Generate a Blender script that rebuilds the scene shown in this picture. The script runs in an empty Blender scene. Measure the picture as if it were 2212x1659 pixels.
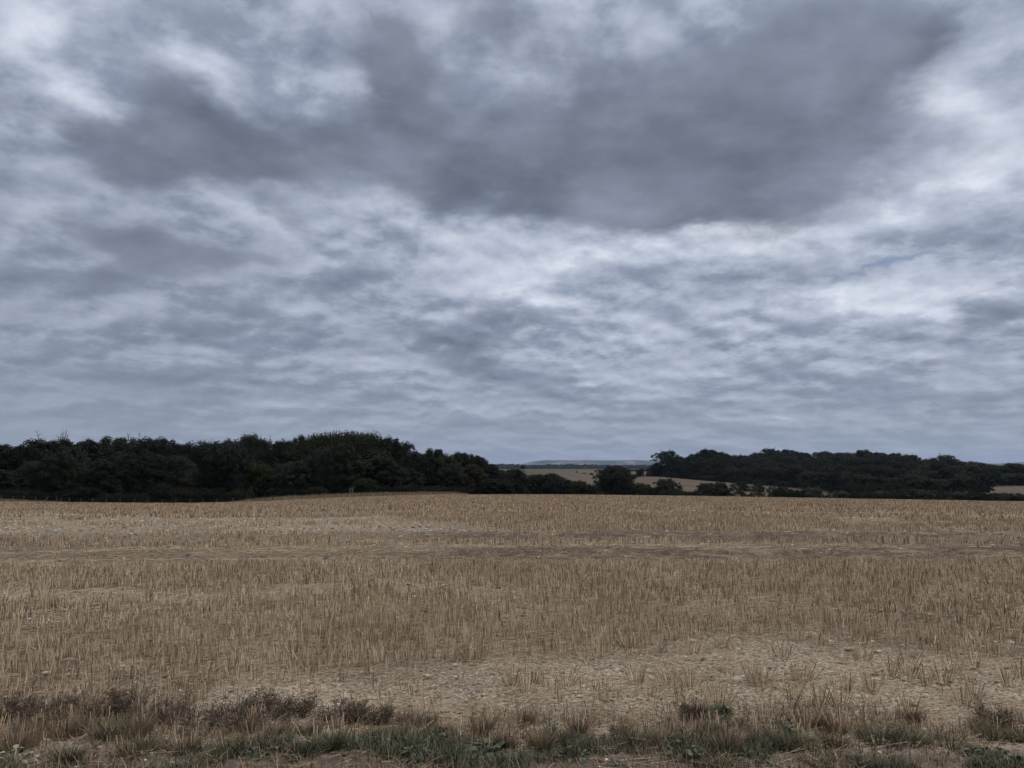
import bpy, math, random
import numpy as np
R = math.radians
random.seed(7)
RNG = np.random.default_rng(11)
SC = bpy.context.scene
COL = SC.collection

# ------------------------------------------------------------------ camera
EYE = 1.6
F = 1598.0                      # focal length in photo units (photo taken as 2212 x 1659)
PITCH = math.atan((1010 - 829.5) / F)
cd = bpy.data.cameras.new('camera')
cd.sensor_width = 36.0
cd.lens = 36.0 * F / 2212.0
cd.clip_start = 0.05
cd.clip_end = 40000
cam = bpy.data.objects.new('camera', cd)
cam.location = (0, 0, EYE)
cam.rotation_euler = (math.pi / 2 + PITCH, 0, 0)
COL.objects.link(cam)
SC.camera = cam

# ------------------------------------------------------------------ exposure
SC.view_settings.view_transform = 'Standard'
SC.view_settings.look = 'None'
SC.view_settings.exposure = 0.0
SC.view_settings.gamma = 1.0
SC.cycles.max_bounces = 6
SC.cycles.diffuse_bounces = 2
SC.cycles.glossy_bounces = 1
SC.cycles.transmission_bounces = 2
SC.cycles.transparent_max_bounces = 8
SC.cycles.volume_bounces = 0
SC.cycles.use_denoising = True
SC.cycles.use_adaptive_sampling = False
SC.cycles.sample_clamp_direct = 4.0
SC.cycles.sample_clamp_indirect = 2.0

def ray(px, py):
    """direction of the photo's (px, py), as azimuth and elevation in radians"""
    px = np.asarray(px, float); py = np.asarray(py, float)
    x = (px - 1106) / F; v = (829.5 - py) / F
    c, s = math.cos(PITCH), math.sin(PITCH)
    y = c - v * s; z = s + v * c
    return np.arctan2(x, y), np.arctan2(z, np.hypot(x, y))

# ------------------------------------------------------------------ sun
SUN_EL, SUN_AZ = 56.0, 75.0     # high behind the cloud, off to the right
sd = bpy.data.lights.new('sun', 'SUN')
sd.energy = 1.5
sd.angle = R(28)
sd.color = (1.0, 0.95, 0.88)
sun = bpy.data.objects.new('sun', sd)
sun.rotation_euler = (R(90 - SUN_EL), 0, R(180 - SUN_AZ))
sun.location = (0, 0, 60)
COL.objects.link(sun)

# ------------------------------------------------------------------ sky
def nd(nt, typ, **kw):
    n = nt.nodes.new(typ)
    for k, v in kw.items():
        setattr(n, k, v)
    return n

class NT:
    """tiny helper for node maths"""
    def __init__(s, nt): s.nt = nt; s.L = nt.links
    def put(s, sock, v):
        if hasattr(v, 'is_linked') or isinstance(v, bpy.types.NodeSocket): s.L.new(v, sock)
        elif v is not None: sock.default_value = v
    def m(s, op, a, b=None, c=None, clamp=False):
        n = nd(s.nt, 'ShaderNodeMath', operation=op); n.use_clamp = clamp
        s.put(n.inputs[0], a)
        if b is not None: s.put(n.inputs[1], b)
        if c is not None: s.put(n.inputs[2], c)
        return n.outputs[0]
    def vm(s, op, a, b=None, c=None, scale=None):
        n = nd(s.nt, 'ShaderNodeVectorMath', operation=op)
        s.put(n.inputs[0], a)
        if b is not None: s.put(n.inputs[1], b)
        if c is not None: s.put(n.inputs[2], c)
        if scale is not None: s.put(n.inputs['Scale'], scale)
        return n.outputs['Value'] if op in ('DOT_PRODUCT', 'LENGTH', 'DISTANCE') else n.outputs[0]
    def sep(s, v):
        n = nd(s.nt, 'ShaderNodeSeparateXYZ'); s.put(n.inputs[0], v); return n.outputs
    def comb(s, x, y, z):
        n = nd(s.nt, 'ShaderNodeCombineXYZ')
        for i, v in enumerate((x, y, z)): s.put(n.inputs[i], v)
        return n.outputs[0]
    def noise(s, v, scale, detail=3, rough=.5, dist=0.0, out='Fac', dim='3D'):
        n = nd(s.nt, 'ShaderNodeTexNoise'); n.noise_dimensions = dim
        s.put(n.inputs['Vector'], v); n.inputs['Scale'].default_value = scale
        n.inputs['Detail'].default_value = detail; n.inputs['Roughness'].default_value = rough
        n.inputs['Distortion'].default_value = dist
        return n.outputs[out]
    def mr(s, v, a, b, c=0.0, d=1.0, kind='SMOOTHSTEP'):
        n = nd(s.nt, 'ShaderNodeMapRange'); n.interpolation_type = kind
        s.put(n.inputs[0], v)
        for i, q in enumerate((a, b, c, d)): s.put(n.inputs[i + 1], q)
        return n.outputs[0]
    def mix(s, f, a, b, mode='MIX'):
        n = nd(s.nt, 'ShaderNodeMix', data_type='RGBA', blend_type=mode)
        s.put(n.inputs[0], f); s.put(n.inputs[6], a); s.put(n.inputs[7], b)
        return n.outputs[2]
    def ramp(s, f, stops):
        n = nd(s.nt, 'ShaderNodeValToRGB'); s.put(n.inputs[0], f)
        e = n.color_ramp.elements
        while len(e) < len(stops): e.new(0.5)
        for el, (p, c) in zip(e, stops): el.position = p; el.color = tuple(c) + ((1,) if len(c) == 3 else ())
        return n.outputs[0]

def lin(r, g, b):
    f = lambda c: (c / 255) / 12.92 if c <= 10 else ((c / 255 + .055) / 1.055) ** 2.4
    return (f(r), f(g), f(b), 1.0)

world = bpy.data.worlds.new('World')
SC.world = world
world.use_nodes = True
wt = world.node_tree
wt.nodes.clear()
N = NT(wt)
tc = nd(wt, 'ShaderNodeTexCoord')
dirv = N.vm('NORMALIZE', tc.outputs['Generated'])
dx, dy, dz = N.sep(dirv)
az = N.m('MULTIPLY', N.m('ARCTAN2', dx, dy), 180 / math.pi)
el = N.m('MULTIPLY', N.m('ARCSINE', dz), 180 / math.pi)
# the cloud deck seen in perspective
den = N.m('MAXIMUM', N.m('ADD', dz, 0.17), 0.04)
deck = N.comb(N.m('DIVIDE', dx, den), N.m('DIVIDE', dy, den), 0.0)
den2 = N.m('ADD', N.m('MAXIMUM', dz, 0.0), 0.27)
deck2 = N.comb(N.m('DIVIDE', dx, den2), N.m('DIVIDE', dy, den2), 0.0)
wn = N.noise(deck2, 1.1, 6, .58, out='Color')
wn2 = N.noise(deck2, 4.0, 4, .6, out='Color')
warp = N.vm('SUBTRACT', wn, (0.5, 0.5, 0.5))
warp2 = N.vm('SUBTRACT', wn2, (0.5, 0.5, 0.5))
elfac = N.mr(el, 0, 26, 0.12, 1.0, 'LINEAR')
wamt = N.comb(13.0, N.m('MULTIPLY', elfac, 9.0), 0.0)
wamt2 = N.comb(6.0, N.m('MULTIPLY', elfac, 4.5), 0.0)
P = N.vm('MULTIPLY_ADD', warp, wamt, N.comb(az, el, 0.0))
P = N.vm('MULTIPLY_ADD', warp2, wamt2, P)

def blobs(items, after=None):
    acc = None; src = P if after is None else N.vm('MULTIPLY_ADD', after, (1e-7, 1e-7, 0), P)
    for nb_, (px, py, rx, ry, rot, amp) in enumerate(items):
        if nb_ % 6 == 5: src = N.vm('MULTIPLY_ADD', acc, (1e-7, 1e-7, 0), P)   # keeps the sum sequential
        a0, e0 = [math.degrees(float(q)) for q in ray(px, py)]
        a1, _ = [math.degrees(float(q)) for q in ray(px + rx * .5, py)]
        am, _ = [math.degrees(float(q)) for q in ray(px - rx * .5, py)]
        _, e1 = [math.degrees(float(q)) for q in ray(px, py - ry * .5)]
        _, em = [math.degrees(float(q)) for q in ray(px, py + ry * .5)]
        mp = nd(wt, 'ShaderNodeMapping', vector_type='TEXTURE')
        N.put(mp.inputs[0], src)
        mp.inputs['Location'].default_value = (a0, e0, 0)
        mp.inputs['Rotation'].default_value = (0, 0, R(-rot))
        mp.inputs['Scale'].default_value = (max(a1 - am, .1), max(e1 - em, .1), 1)
        d2 = N.vm('DOT_PRODUCT', mp.outputs[0], mp.outputs[0])
        g = N.m('POWER', math.exp(-1), d2)
        acc = N.m('MULTIPLY', g, amp) if acc is None else N.m('MULTIPLY_ADD', g, amp, acc)
    return acc

# heavy grey cloud (photo positions of its masses)
DARK = [(1540, 320, 330, 160, 0, 1.1), (1150, 330, 260, 95, 0, .8), (1380, 410, 200, 62, -6, .7),
        (1730, 150, 270, 130, -8, .7), (1960, 105, 150, 50, 0, .6), (790, 320, 230, 66, 4, .75),
        (430, 305, 170, 85, 16, .66), (430, 220, 110, 45, 20, .35), (560, 350, 200, 45, 8, .6),
        (800, 130, 130, 90, 30, .5), (880, 220, 120, 80, 20, .4), (90, 300, 230, 66, 8, .36), (270, 340, 150, 66, 12, .42),
        (320, 545, 150, 42, 8, 1.0), (480, 560, 110, 24, 0, .55), (110, 480, 110, 30, 15, .25),
        (1010, 770, 120, 30, 10, .45), (1040, 700, 70, 28, 0, .35), (2140, 670, 90, 26, 0, .6),
        (1300, 150, 180, 90, 0, .35), (1050, 60, 90, 120, 0, .35), (500, 60, 260, 50, 0, .15),
        (340, 820, 210, 20, 0, .36), (430, 860, 240, 18, 0, .32), (700, 790, 200, 20, 0, .2),
        (1180, 850, 130, 12, 0, .25), (2130, 850, 130, 22, 0, .35), (2060, 770, 90, 16, 0, .25), (560, 690, 300, 40, 0, .15),
        (1330, 700, 200, 30, 0, .15), (600, 460, 90, 25, 20, .35),
        (1000, 795, 80, 14, 0, .3), (1120, 760, 90, 16, 8, .25), (890, 740, 110, 18, 10, .3), (1090, 845, 80, 12, 0, .3), (190, 815, 110, 12, 0, .35), (320, 870, 170, 10, 0, .25), (760, 850, 110, 14, 0, .25), (560, 850, 160, 14, 0, .2),
        (1400, 770, 70, 12, 0, .2), (2130, 690, 60, 16, 0, .3), (1490, 860, 110, 10, 0, .2), (2180, 860, 90, 12, 0, .25), (1950, 790, 80, 10, 0, .2), (240, 590, 90, 16, 0, .4), (1180, 455, 110, 20, 0, .45), (1400, 465, 90, 22, 0, .4), (980, 430, 60, 24, 0, .4)]
LIGHT = [(120, 180, 90, 60, 35, .55), (215, 250, 60, 34, 30, .7), (60, 60, 120, 70, 0, .5), (430, 140, 130, 45, 15, .45),
         (500, 205, 60, 18, 30, .45), (390, 385, 70, 22, 0, .55), (300, 200, 120, 40, 0, .2), (40, 470, 90, 40, 20, .4), (570, 480, 130, 28, 20, .5),
         (2050, 190, 70, 50, 0, .55), (2140, 330, 150, 130, 0, .5), (2180, 60, 130, 70, 0, .4), (1840, 480, 280, 70, -6, .75),
         (1500, 500, 190, 26, -4, .6), (1320, 540, 320, 55, 0, .45), (950, 490, 170, 35, 6, .45), (1900, 640, 300, 60, 0, .65),
         (1150, 640, 260, 40, 0, .35), (1250, 15, 120, 30, 0, .55), (1180, 70, 60, 60, 0, .4), (720, 40, 90, 45, 0, .2),
         (1500, 760, 300, 40, 0, .25), (1080, 580, 250, 30, 0, .35), (150, 780, 60, 12, 0, .3),
         (1700, 898, 34, 5, 0, .9), (1500, 800, 120, 10, 0, .2), (2160, 800, 60, 8, 0, .35), (600, 905, 90, 5, 0, .25)]
dsum = blobs(DARK)
lsum = blobs(LIGHT, dsum)
n_big = N.noise(deck2, 1.9, 7, .52, 0)
n_mid = N.noise(deck2, 3.6, 8, .54, 0)
streak = N.noise(N.vm('MULTIPLY', deck2, (.9, 1.15, 1.0)), 3.4, 8, .54, 0)
puff = N.noise(N.vm('MULTIPLY_ADD', warp2, (3.0, 1.2, 0), N.comb(N.m('MULTIPLY', az, .075), N.m('MULTIPLY', el, .21), 0.0)), 2.0, 7, .56, 0)
dk = N.m('ADD', dsum, N.m('MULTIPLY', N.m('SUBTRACT', n_mid, .5), .9))
dk = N.m('ADD', dk, N.m('MULTIPLY', N.m('SUBTRACT', n_big, .5), .4))
dk = N.m('ADD', dk, N.m('MULTIPLY', N.m('SUBTRACT', puff, .5), .55))
dk = N.m('ADD', dk, N.m('MULTIPLY', N.m('SUBTRACT', N.noise(deck2, 9.0, 6, .6), .5), .35))
dmask = N.mr(dk, 0.06, 0.68, 0, 1, 'SMOOTHSTEP')
lk = N.m('ADD', lsum, N.m('MULTIPLY', N.m('SUBTRACT', streak, .5), .8))
bil_v = N.vm('MULTIPLY', deck2, (1.0, 1.0, 1.0))
bil = N.noise(bil_v, 3.1, 9, .55)
bil_dn = N.noise(N.vm('ADD', bil_v, (0, .05, 0)), 3.1, 7, .52)
relief_ = N.m('SUBTRACT', bil_dn, bil)                 # lit tops, shaded undersides of the cloud rolls
lk = N.m('ADD', lk, N.m('MULTIPLY', N.m('SUBTRACT', puff, .5), .8))
lk = N.m('ADD', lk, N.m('MULTIPLY', relief_, 3.8))
cell = N.mr(N.m('ADD', bil, N.m('MULTIPLY', N.m('SUBTRACT', N.noise(deck2, 13.0, 7, .62), .5), .16)), .455, .575)
lk = N.m('ADD', lk, N.m('MULTIPLY', N.m('SUBTRACT', .45, cell), .34))
fine = N.noise(deck2, 11.0, 6, .6)
lk = N.m('ADD', lk, N.m('MULTIPLY', N.m('SUBTRACT', fine, .5), .45))
lmask = N.mr(lk, -0.85, 1.34, 0, 1, 'LINEAR')
lightcol = N.ramp(lmask, [(0.0, lin(112, 121, 141)), (.32, lin(144, 154, 174)), (.60, lin(182, 191, 209)), (1.0, lin(228, 233, 245))])
deep = N.mr(dsum, .9, 1.9)
darkcol = N.mix(N.m('MULTIPLY', deep, .55), N.mix(N.mr(N.m('ADD', n_mid, N.m('MULTIPLY', N.m('SUBTRACT', streak, .5), 1.0)), .18, .92), lin(94, 103, 119), lin(147, 156, 174)), lin(90, 100, 116))
cloud = N.mix(N.m('MULTIPLY', dmask, .95), lightcol, darkcol)
# left of the picture and the band over the horizon are duller
leftdull = N.m('MULTIPLY', N.mr(az, 5, -38), N.mr(el, 26, 12))
cloud = N.mix(N.m('MULTIPLY', leftdull, .42), cloud, lin(121, 131, 148))
hz = N.mr(el, 9.5, 0.5)
cloud = N.mix(N.m('MULTIPLY', hz, .70), cloud, lin(149, 159, 176))
# overhead and behind the photographer: unseen deck, its brightness set to light the field
up = N.mr(el, 36, 62)
cloud = N.mix(up, cloud, (1.62, 1.56, 1.50, 1))
backm = N.m('MULTIPLY', N.mr(dy, .05, -.5), N.mr(el, 60, 35))
cloud = N.mix(backm, cloud, (.30, .31, .34, 1))
cloudx = N.vm('SCALE', cloud, scale=10.0)          # the Background runs at 0.1
sky = nd(wt, 'ShaderNodeTexSky', sky_type='NISHITA')
sky.sun_disc = False
sky.sun_elevation = R(SUN_EL)
sky.sun_rotation = R(SUN_AZ)
# thin places where blue shows through
gap = blobs([(1930, 566, 80, 11, -3, 1.1), (1860, 570, 50, 8, 0, .7), (1640, 632, 30, 9, 0, .45)])
gap = N.mr(N.m('ADD', gap, N.m('MULTIPLY', N.m('SUBTRACT', n_mid, .5), .8)), .35, 1.7, 0, .85)
skyc = N.mix(gap, cloudx, N.mix(.6, N.vm('SCALE', sky.outputs[0], scale=.6), (1.35, 2.05, 3.9, 1)))
bg = nd(wt, 'ShaderNodeBackground')
wt.links.new(skyc, bg.inputs[0])
bg.inputs[1].default_value = 0.1
wo = nd(wt, 'ShaderNodeOutputWorld')
wt.links.new(bg.outputs[0], wo.inputs[0])
world.cycles.sampling_method = 'MANUAL'
world.cycles.sample_map_resolution = 512

# ------------------------------------------------------------------ number helpers
def _hash(ix, iy, seed):
    h = (ix.astype(np.int64) * 374761393 + iy.astype(np.int64) * 668265263 + seed * 2147483647) & 0xffffffff
    h = ((h ^ (h >> 13)) * 1274126177) & 0xffffffff
    return ((h ^ (h >> 16)) & 0xffff) / 65535.0

def vnoise(x, y, seed=0):
    x = np.asarray(x, float); y = np.asarray(y, float)
    ix = np.floor(x); iy = np.floor(y); fx = x - ix; fy = y - iy
    fx = fx * fx * (3 - 2 * fx); fy = fy * fy * (3 - 2 * fy)
    a = _hash(ix, iy, seed); b = _hash(ix + 1, iy, seed); c = _hash(ix, iy + 1, seed); d = _hash(ix + 1, iy + 1, seed)
    return (a + (b - a) * fx) * (1 - fy) + (c + (d - c) * fx) * fy

def fbm(x, y, seed=0, oct=4, rough=.5):
    s = 0; a = 1; t = 0
    for o in range(oct):
        s = s + a * vnoise(x * 2 ** o, y * 2 ** o, seed + o * 17); t += a; a *= rough
    return s / t

def sst(x, a, b):
    t = np.clip((np.asarray(x, float) - a) / (b - a), 0, 1)
    return t * t * (3 - 2 * t)

def hermite(xs, ys, x):
    """cubic through the knots (1-D xs, ys[..., k])"""
    xs = np.asarray(xs, float); ys = np.asarray(ys, float)
    sl = np.gradient(ys, xs, axis=0)
    i = np.clip(np.searchsorted(xs, x) - 1, 0, len(xs) - 2)
    h = (xs[i + 1] - xs[i]); t = np.clip((x - xs[i]) / h, 0, 1)
    if ys.ndim == 2: t = t[:, None]; h = h[:, None]
    return ((2 * t**3 - 3 * t**2 + 1) * ys[i] + (t**3 - 2 * t**2 + t) * h * sl[i]
            + (-2 * t**3 + 3 * t**2) * ys[i + 1] + (t**3 - t**2) * h * sl[i + 1])

# ------------------------------------------------------------------ the lie of the land
CREST = [(-900, 1090), (0, 1086), (250, 1088.5), (420, 1089), (520, 1087), (640, 1082), (800, 1075.5), (960, 1071), (1130, 1070),
         (1400, 1072), (1700, 1077), (2000, 1082), (2212, 1086), (3100, 1100)]
RT = [135, 170, 230, 300, 380, 460, 600, 850, 1300, 2200, 4500, 15000]
TAB = {
    -1200: [1084, 1084, 1082, 1075, 1062, 1052, 1040, 1030, 1022, 1016, 1012, 1009],
    0:     [1085, 1085, 1083, 1075, 1062, 1052, 1040, 1030, 1022, 1016, 1012, 1009],
    250:   [1091, 1090, 1085, 1075, 1062, 1052, 1040, 1030, 1022, 1016, 1012, 1009],
    500:   [1088, 1088, 1085, 1075, 1062, 1052, 1040, 1030, 1022, 1016, 1012, 1009],
    640:   [1079, 1082, 1082, 1074, 1062, 1052, 1040, 1030, 1022, 1016, 1012, 1009],
    800:   [1071.5, 1075, 1080, 1074, 1060, 1050, 1038, 1026, 1020, 1015, 1012, 1009],
    960:   [1069, 1073, 1080, 1072, 1058, 1048, 1036, 1020, 1018, 1014, 1012, 1009],
    1100:  [1073, 1077, 1080, 1068, 1056, 1047, 1034, 1014.5, 1017, 1013, 1012, 1009],
    1200:  [1073, 1078, 1080, 1067, 1055, 1046, 1033, 1014.3, 1017, 1013, 1012, 1009],
    1290:  [1074, 1079, 1081, 1067, 1052, 1042, 1030, 1016.5, 1018, 1013, 1012, 1009],
    1400:  [1076, 1080, 1081, 1066, 1044, 1029, 1025, 1018.5, 1018, 1013, 1012, 1009],
    1500:  [1078, 1082, 1084, 1068, 1047, 1035, 1020, 1014, 1014, 1012, 1012, 1009],
    1600:  [1080, 1084, 1086, 1070, 1052, 1040, 1016, 1010, 1012, 1012, 1012, 1009],
    1735:  [1083, 1087, 1089, 1072, 1058, 1044, 1015, 1010, 1012, 1012, 1012, 1009],
    1900:  [1087, 1091, 1092, 1076, 1058, 1044, 1017, 1012, 1012, 1012, 1012, 1009],
    2050:  [1089, 1093, 1093, 1080, 1062, 1050, 1028, 1020, 1014, 1012, 1012, 1009],
    2160:  [1091, 1094, 1093, 1080, 1064, 1052, 1040, 1030, 1020, 1013, 1012, 1009],
    2300:  [1092, 1095, 1093, 1080, 1064, 1052, 1042, 1032, 1022, 1013, 1012, 1009],
    3400:  [1092, 1095, 1093, 1080, 1064, 1052, 1042, 1032, 1022, 1013, 1012, 1009]}
_caz = ray([c[0] for c in CREST], [c[1] for c in CREST])
CREST_AZ, CREST_S = _caz[0], -np.tan(_caz[1])
_tp = sorted(TAB)
TAB_AZ = np.array([float(ray(p, 1050)[0]) for p in _tp])
TAB_Z = np.array([[EYE + r * math.tan(float(ray(p, q)[1])) for r, q in zip(RT, TAB[p])] for p in _tp])

def ground_z(x, y):
    x = np.atleast_1d(np.asarray(x, float)); y = np.atleast_1d(np.asarray(y, float))
    r = np.maximum(np.hypot(x, y), .01); a = np.arctan2(x, y)
    s = hermite(CREST_AZ, CREST_S, np.clip(a, CREST_AZ[0], CREST_AZ[-1]))
    k = s * s / (4 * EYE); rc = 2 * EYE / s
    tz = hermite(TAB_AZ, TAB_Z, np.clip(a, TAB_AZ[0], TAB_AZ[-1]))
    n = len(r)
    rn = np.concatenate([np.stack([rc * .7, rc * .85, rc], 1), np.tile(np.array(RT, float), (n, 1))], 1)
    zn = np.concatenate([-(k[:, None]) * rn[:, :3] ** 2, tz], 1)
    ln = np.log(rn); lr = np.log(r)
    sl = np.empty_like(zn)
    sl[:, 1:-1] = (zn[:, 2:] - zn[:, :-2]) / (ln[:, 2:] - ln[:, :-2])
    sl[:, 2] = -2 * k * rc * rc
    sl[:, 0] = -2 * k * rn[:, 0] ** 2; sl[:, 1] = -2 * k * rn[:, 1] ** 2; sl[:, -1] = 0
    i = np.clip((lr[:, None] >= ln).sum(1) - 1, 0, rn.shape[1] - 2)
    q = np.arange(n); h = ln[q, i + 1] - ln[q, i]; t = np.clip((lr - ln[q, i]) / h, 0, 1)
    z = ((2 * t**3 - 3 * t**2 + 1) * zn[q, i] + (t**3 - 2 * t**2 + t) * h * sl[q, i]
         + (-2 * t**3 + 3 * t**2) * zn[q, i + 1] + (t**3 - t**2) * h * sl[q, i + 1])
    return np.where(r < rn[:, 0], -k * r * r, z)

def relief(x, y):
    r = np.hypot(x, y)
    near = sst(r, 60, 20)
    z = near * ((fbm(x * 1.3, y * 1.3, 3, 3) - .5) * .07 + (fbm(x * 7, y * 7, 5, 3) - .5) * .035)
    v = sst(r, 14, 8)
    z = z + v * (fbm(x * 28, y * 28, 9, 2) - .5) * .018
    # wheel ruts of the tramline
    for yc, dep in ((14.4, .05), (18.4, .05)):
        z = z - dep * np.exp(-((y - yc - .25 * np.sin(x * .11)) / .28) ** 2)
    return z

def gz(x, y):
    return ground_z(x, y) + relief(np.atleast_1d(x), np.atleast_1d(y))

def at(px, r):
    """point on the land at photo column px, r metres away"""
    a = float(ray(px, 1040)[0])
    x, y = r * math.sin(a), r * math.cos(a)
    return x, y, float(ground_z(x, y)[0])

def near_at(px, py):
    """point of the near field seen at (px, py) of the photograph"""
    a, e = [float(q) for q in ray(px, py)]
    r = EYE / math.tan(-e)
    for _ in range(12):
        z = float(gz(r * math.sin(a), r * math.cos(a))[0]); r = (EYE - z) / math.tan(-e)
    return r * math.sin(a), r * math.cos(a), z

# ------------------------------------------------------------------ object helpers
def tag(o, label=None, cat=None, group=None, kind=None):
    if label: o['label'] = label
    if cat: o['category'] = cat
    if group: o['group'] = group
    if kind: o['kind'] = kind
    return o

def empty(name, loc, rz=0.0):
    o = bpy.data.objects.new(name, None)
    o.empty_display_size = .3
    o.location = loc; o.rotation_euler = (0, 0, rz)
    COL.objects.link(o)
    return o

def mesh_obj(name, V, Fc, mat, parent=None, smooth=False, attrs=None):
    """V (n,3); Fc list of (m,k) index arrays"""
    if isinstance(Fc, np.ndarray): Fc = [Fc]
    me = bpy.data.meshes.new(name)
    V = np.asarray(V, np.float32)
    me.vertices.add(len(V)); me.vertices.foreach_set('co', V.ravel())
    loops = np.concatenate([f.ravel() for f in Fc]).astype(np.int32)
    sizes = np.concatenate([np.full(len(f), f.shape[1]) for f in Fc]).astype(np.int32)
    me.loops.add(len(loops)); me.loops.foreach_set('vertex_index', loops)
    me.polygons.add(len(sizes))
    starts = np.concatenate([[0], np.cumsum(sizes)[:-1]]).astype(np.int32)
    me.polygons.foreach_set('loop_start', starts)
    me.polygons.foreach_set('loop_total', sizes)
    if smooth: me.polygons.foreach_set('use_smooth', np.ones(len(sizes), bool))
    for nm, val in (attrs or {}).items():
        at_ = me.attributes.new(nm, 'FLOAT', 'POINT'); at_.data.foreach_set('value', np.asarray(val, np.float32))
    me.update(calc_edges=True)
    me.materials.append(mat)
    o = bpy.data.objects.new(name, me)
    COL.objects.link(o)
    if parent: o.parent = parent
    return o

def copy_thing(root):
    c = root.copy(); COL.objects.link(c)
    for ch in root.children:
        d = ch.copy(); COL.objects.link(d); d.parent = c
    return c

class Geo:
    def __init__(s): s.V = []; s.F = {}; s.n = 0
    def add(s, V, Fc):
        V = np.asarray(V, float); Fc = np.asarray(Fc)
        s.V.append(V); s.F.setdefault(Fc.shape[1], []).append(Fc + s.n); s.n += len(V)
    def obj(s, name, mat, parent=None, smooth=False):
        return mesh_obj(name, np.concatenate(s.V), [np.concatenate(f) for f in s.F.values()], mat, parent, smooth)

def tube(g, pts, rad, k=6, cap=True):
    pts = np.asarray(pts, float); m = len(pts)
    rad = np.broadcast_to(rad, (m,))
    T = np.gradient(pts, axis=0); T /= np.linalg.norm(T, axis=1)[:, None] + 1e-9
    ref = np.array([0.31, 0.87, 0.12]) if abs(T[0][2]) > .7 else np.array([0, 0, 1.0])
    A = np.cross(T, ref); A /= np.linalg.norm(A, axis=1)[:, None] + 1e-9
    B = np.cross(T, A)
    th = np.arange(k) / k * 2 * math.pi
    V = (pts[:, None] + rad[:, None, None] * (np.cos(th)[None, :, None] * A[:, None] + np.sin(th)[None, :, None] * B[:, None])).reshape(-1, 3)
    i, j = np.meshgrid(np.arange(m - 1), np.arange(k), indexing='ij')
    a = i * k + j; b = i * k + (j + 1) % k
    g.add(V, np.stack([a, b, b + k, a + k], -1).reshape(-1, 4))
    if cap:
        n0 = len(V)
        g.add(np.concatenate([V[-k:], pts[-1:]]), np.array([[q, (q + 1) % k, k] for q in range(k)]))

def blades(g, base, length, width, yaw, lean, curve, segs=1, prism=False, face=None, bend=None):
    """many blades/stems at once; lean = tilt from upright (rad) towards yaw, growing by `curve` along the blade"""
    n = len(base)
    length = np.broadcast_to(length, n); width = np.broadcast_to(width, n)
    lean = np.broadcast_to(lean, n); curve = np.broadcast_to(curve, n)
    d = np.stack([np.cos(yaw), np.sin(yaw), np.zeros(n)], 1)
    fy = yaw + math.pi / 2 if face is None else face
    side = np.stack([np.cos(fy), np.sin(fy), np.zeros(n)], 1)
    rows = [base]; p = base.copy()
    for s in range(segs):
        th = lean + curve * (s + .5) / segs
        p = p + (length / segs)[:, None] * (np.sin(th)[:, None] * d + np.stack([np.zeros(n), np.zeros(n), np.cos(th)], 1))
        rows.append(p)
    if prism:
        a0 = RNG.uniform(0, 6.28, n); V = []
        for s, p in enumerate(rows):
            w = width * .5 * (1 - .25 * s / segs)
            for q in range(3):
                aa = a0 + q * 2.0944
                V.append(p + w[:, None] * np.stack([np.cos(aa), np.sin(aa), np.zeros(n)], 1))
        V = np.stack(V, 1); K = V.shape[1]
        Fq = []
        for s in range(segs):
            for q in range(3):
                Fq.append([s * 3 + q, s * 3 + (q + 1) % 3, (s + 1) * 3 + (q + 1) % 3, (s + 1) * 3 + q])
        Fq = np.array(Fq)
        g.add(V.reshape(-1, 3), (np.arange(n)[:, None, None] * K + Fq[None]).reshape(-1, 4))
        g.add(V[:, -3:].reshape(-1, 3), np.arange(n * 3).reshape(-1, 3))
    else:
        V = []
        for s, p in enumerate(rows):
            w = width * .5 * (1 - .8 * (s / segs) ** 1.5) if segs > 1 else width * .5 * (1 - .3 * s)
            V.append(p - w[:, None] * side); V.append(p + w[:, None] * side)
        V = np.stack(V, 1); K = V.shape[1]
        Fq = np.array([[2 * s, 2 * s + 1, 2 * s + 3, 2 * s + 2] for s in range(segs)])
        g.add(V.reshape(-1, 3), (np.arange(n)[:, None, None] * K + Fq[None]).reshape(-1, 4))

# ------------------------------------------------------------------ materials
def material(name, rough=.9, spec=.15):
    m = bpy.data.materials.new(name); m.use_nodes = True
    t = m.node_tree; b = t.nodes['Principled BSDF']
    b.inputs['Roughness'].default_value = rough
    b.inputs['Specular IOR Level'].default_value = spec
    return m, NT(t), b

def island_mat(name, cols, rough=.85, spec=.15, patch=None):
    """each straw/blade/stone gets its own tone; optional broad colour patches"""
    m, n, b = material(name, rough, spec)
    geo = nd(n.nt, 'ShaderNodeNewGeometry')
    k = len(cols)
    c = n.ramp(geo.outputs['Random Per Island'], [(i / (k - 1), q) for i, q in enumerate(cols)])
    if patch:
        f = n.noise(geo.outputs['Position'], patch[0], 3, .6)
        c = n.mix(n.mr(f, patch[1], patch[2]), c, patch[3], 'MULTIPLY')
    n.put(b.inputs['Base Color'], c)
    return m

def foliage_mat(name, c1, c2, c3):
    m, n, b = material(name, .75, .12)
    geo = nd(n.nt, 'ShaderNodeNewGeometry'); oi = nd(n.nt, 'ShaderNodeObjectInfo')
    c = n.ramp(oi.outputs['Random'], [(0, c1), (.5, c2), (1, c3)])
    f = n.noise(geo.outputs['Position'], .35, 3, .6)
    c = n.mix(n.mr(f, .35, .68), c, (.62, .66, .62, 1), 'MULTIPLY')
    isl = n.mr(geo.outputs['Random Per Island'], 0, 1, .65, 1.35, 'LINEAR')
    c = n.vm('SCALE', c, scale=isl)
    n.put(b.inputs['Base Color'], c)
    return m

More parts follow.
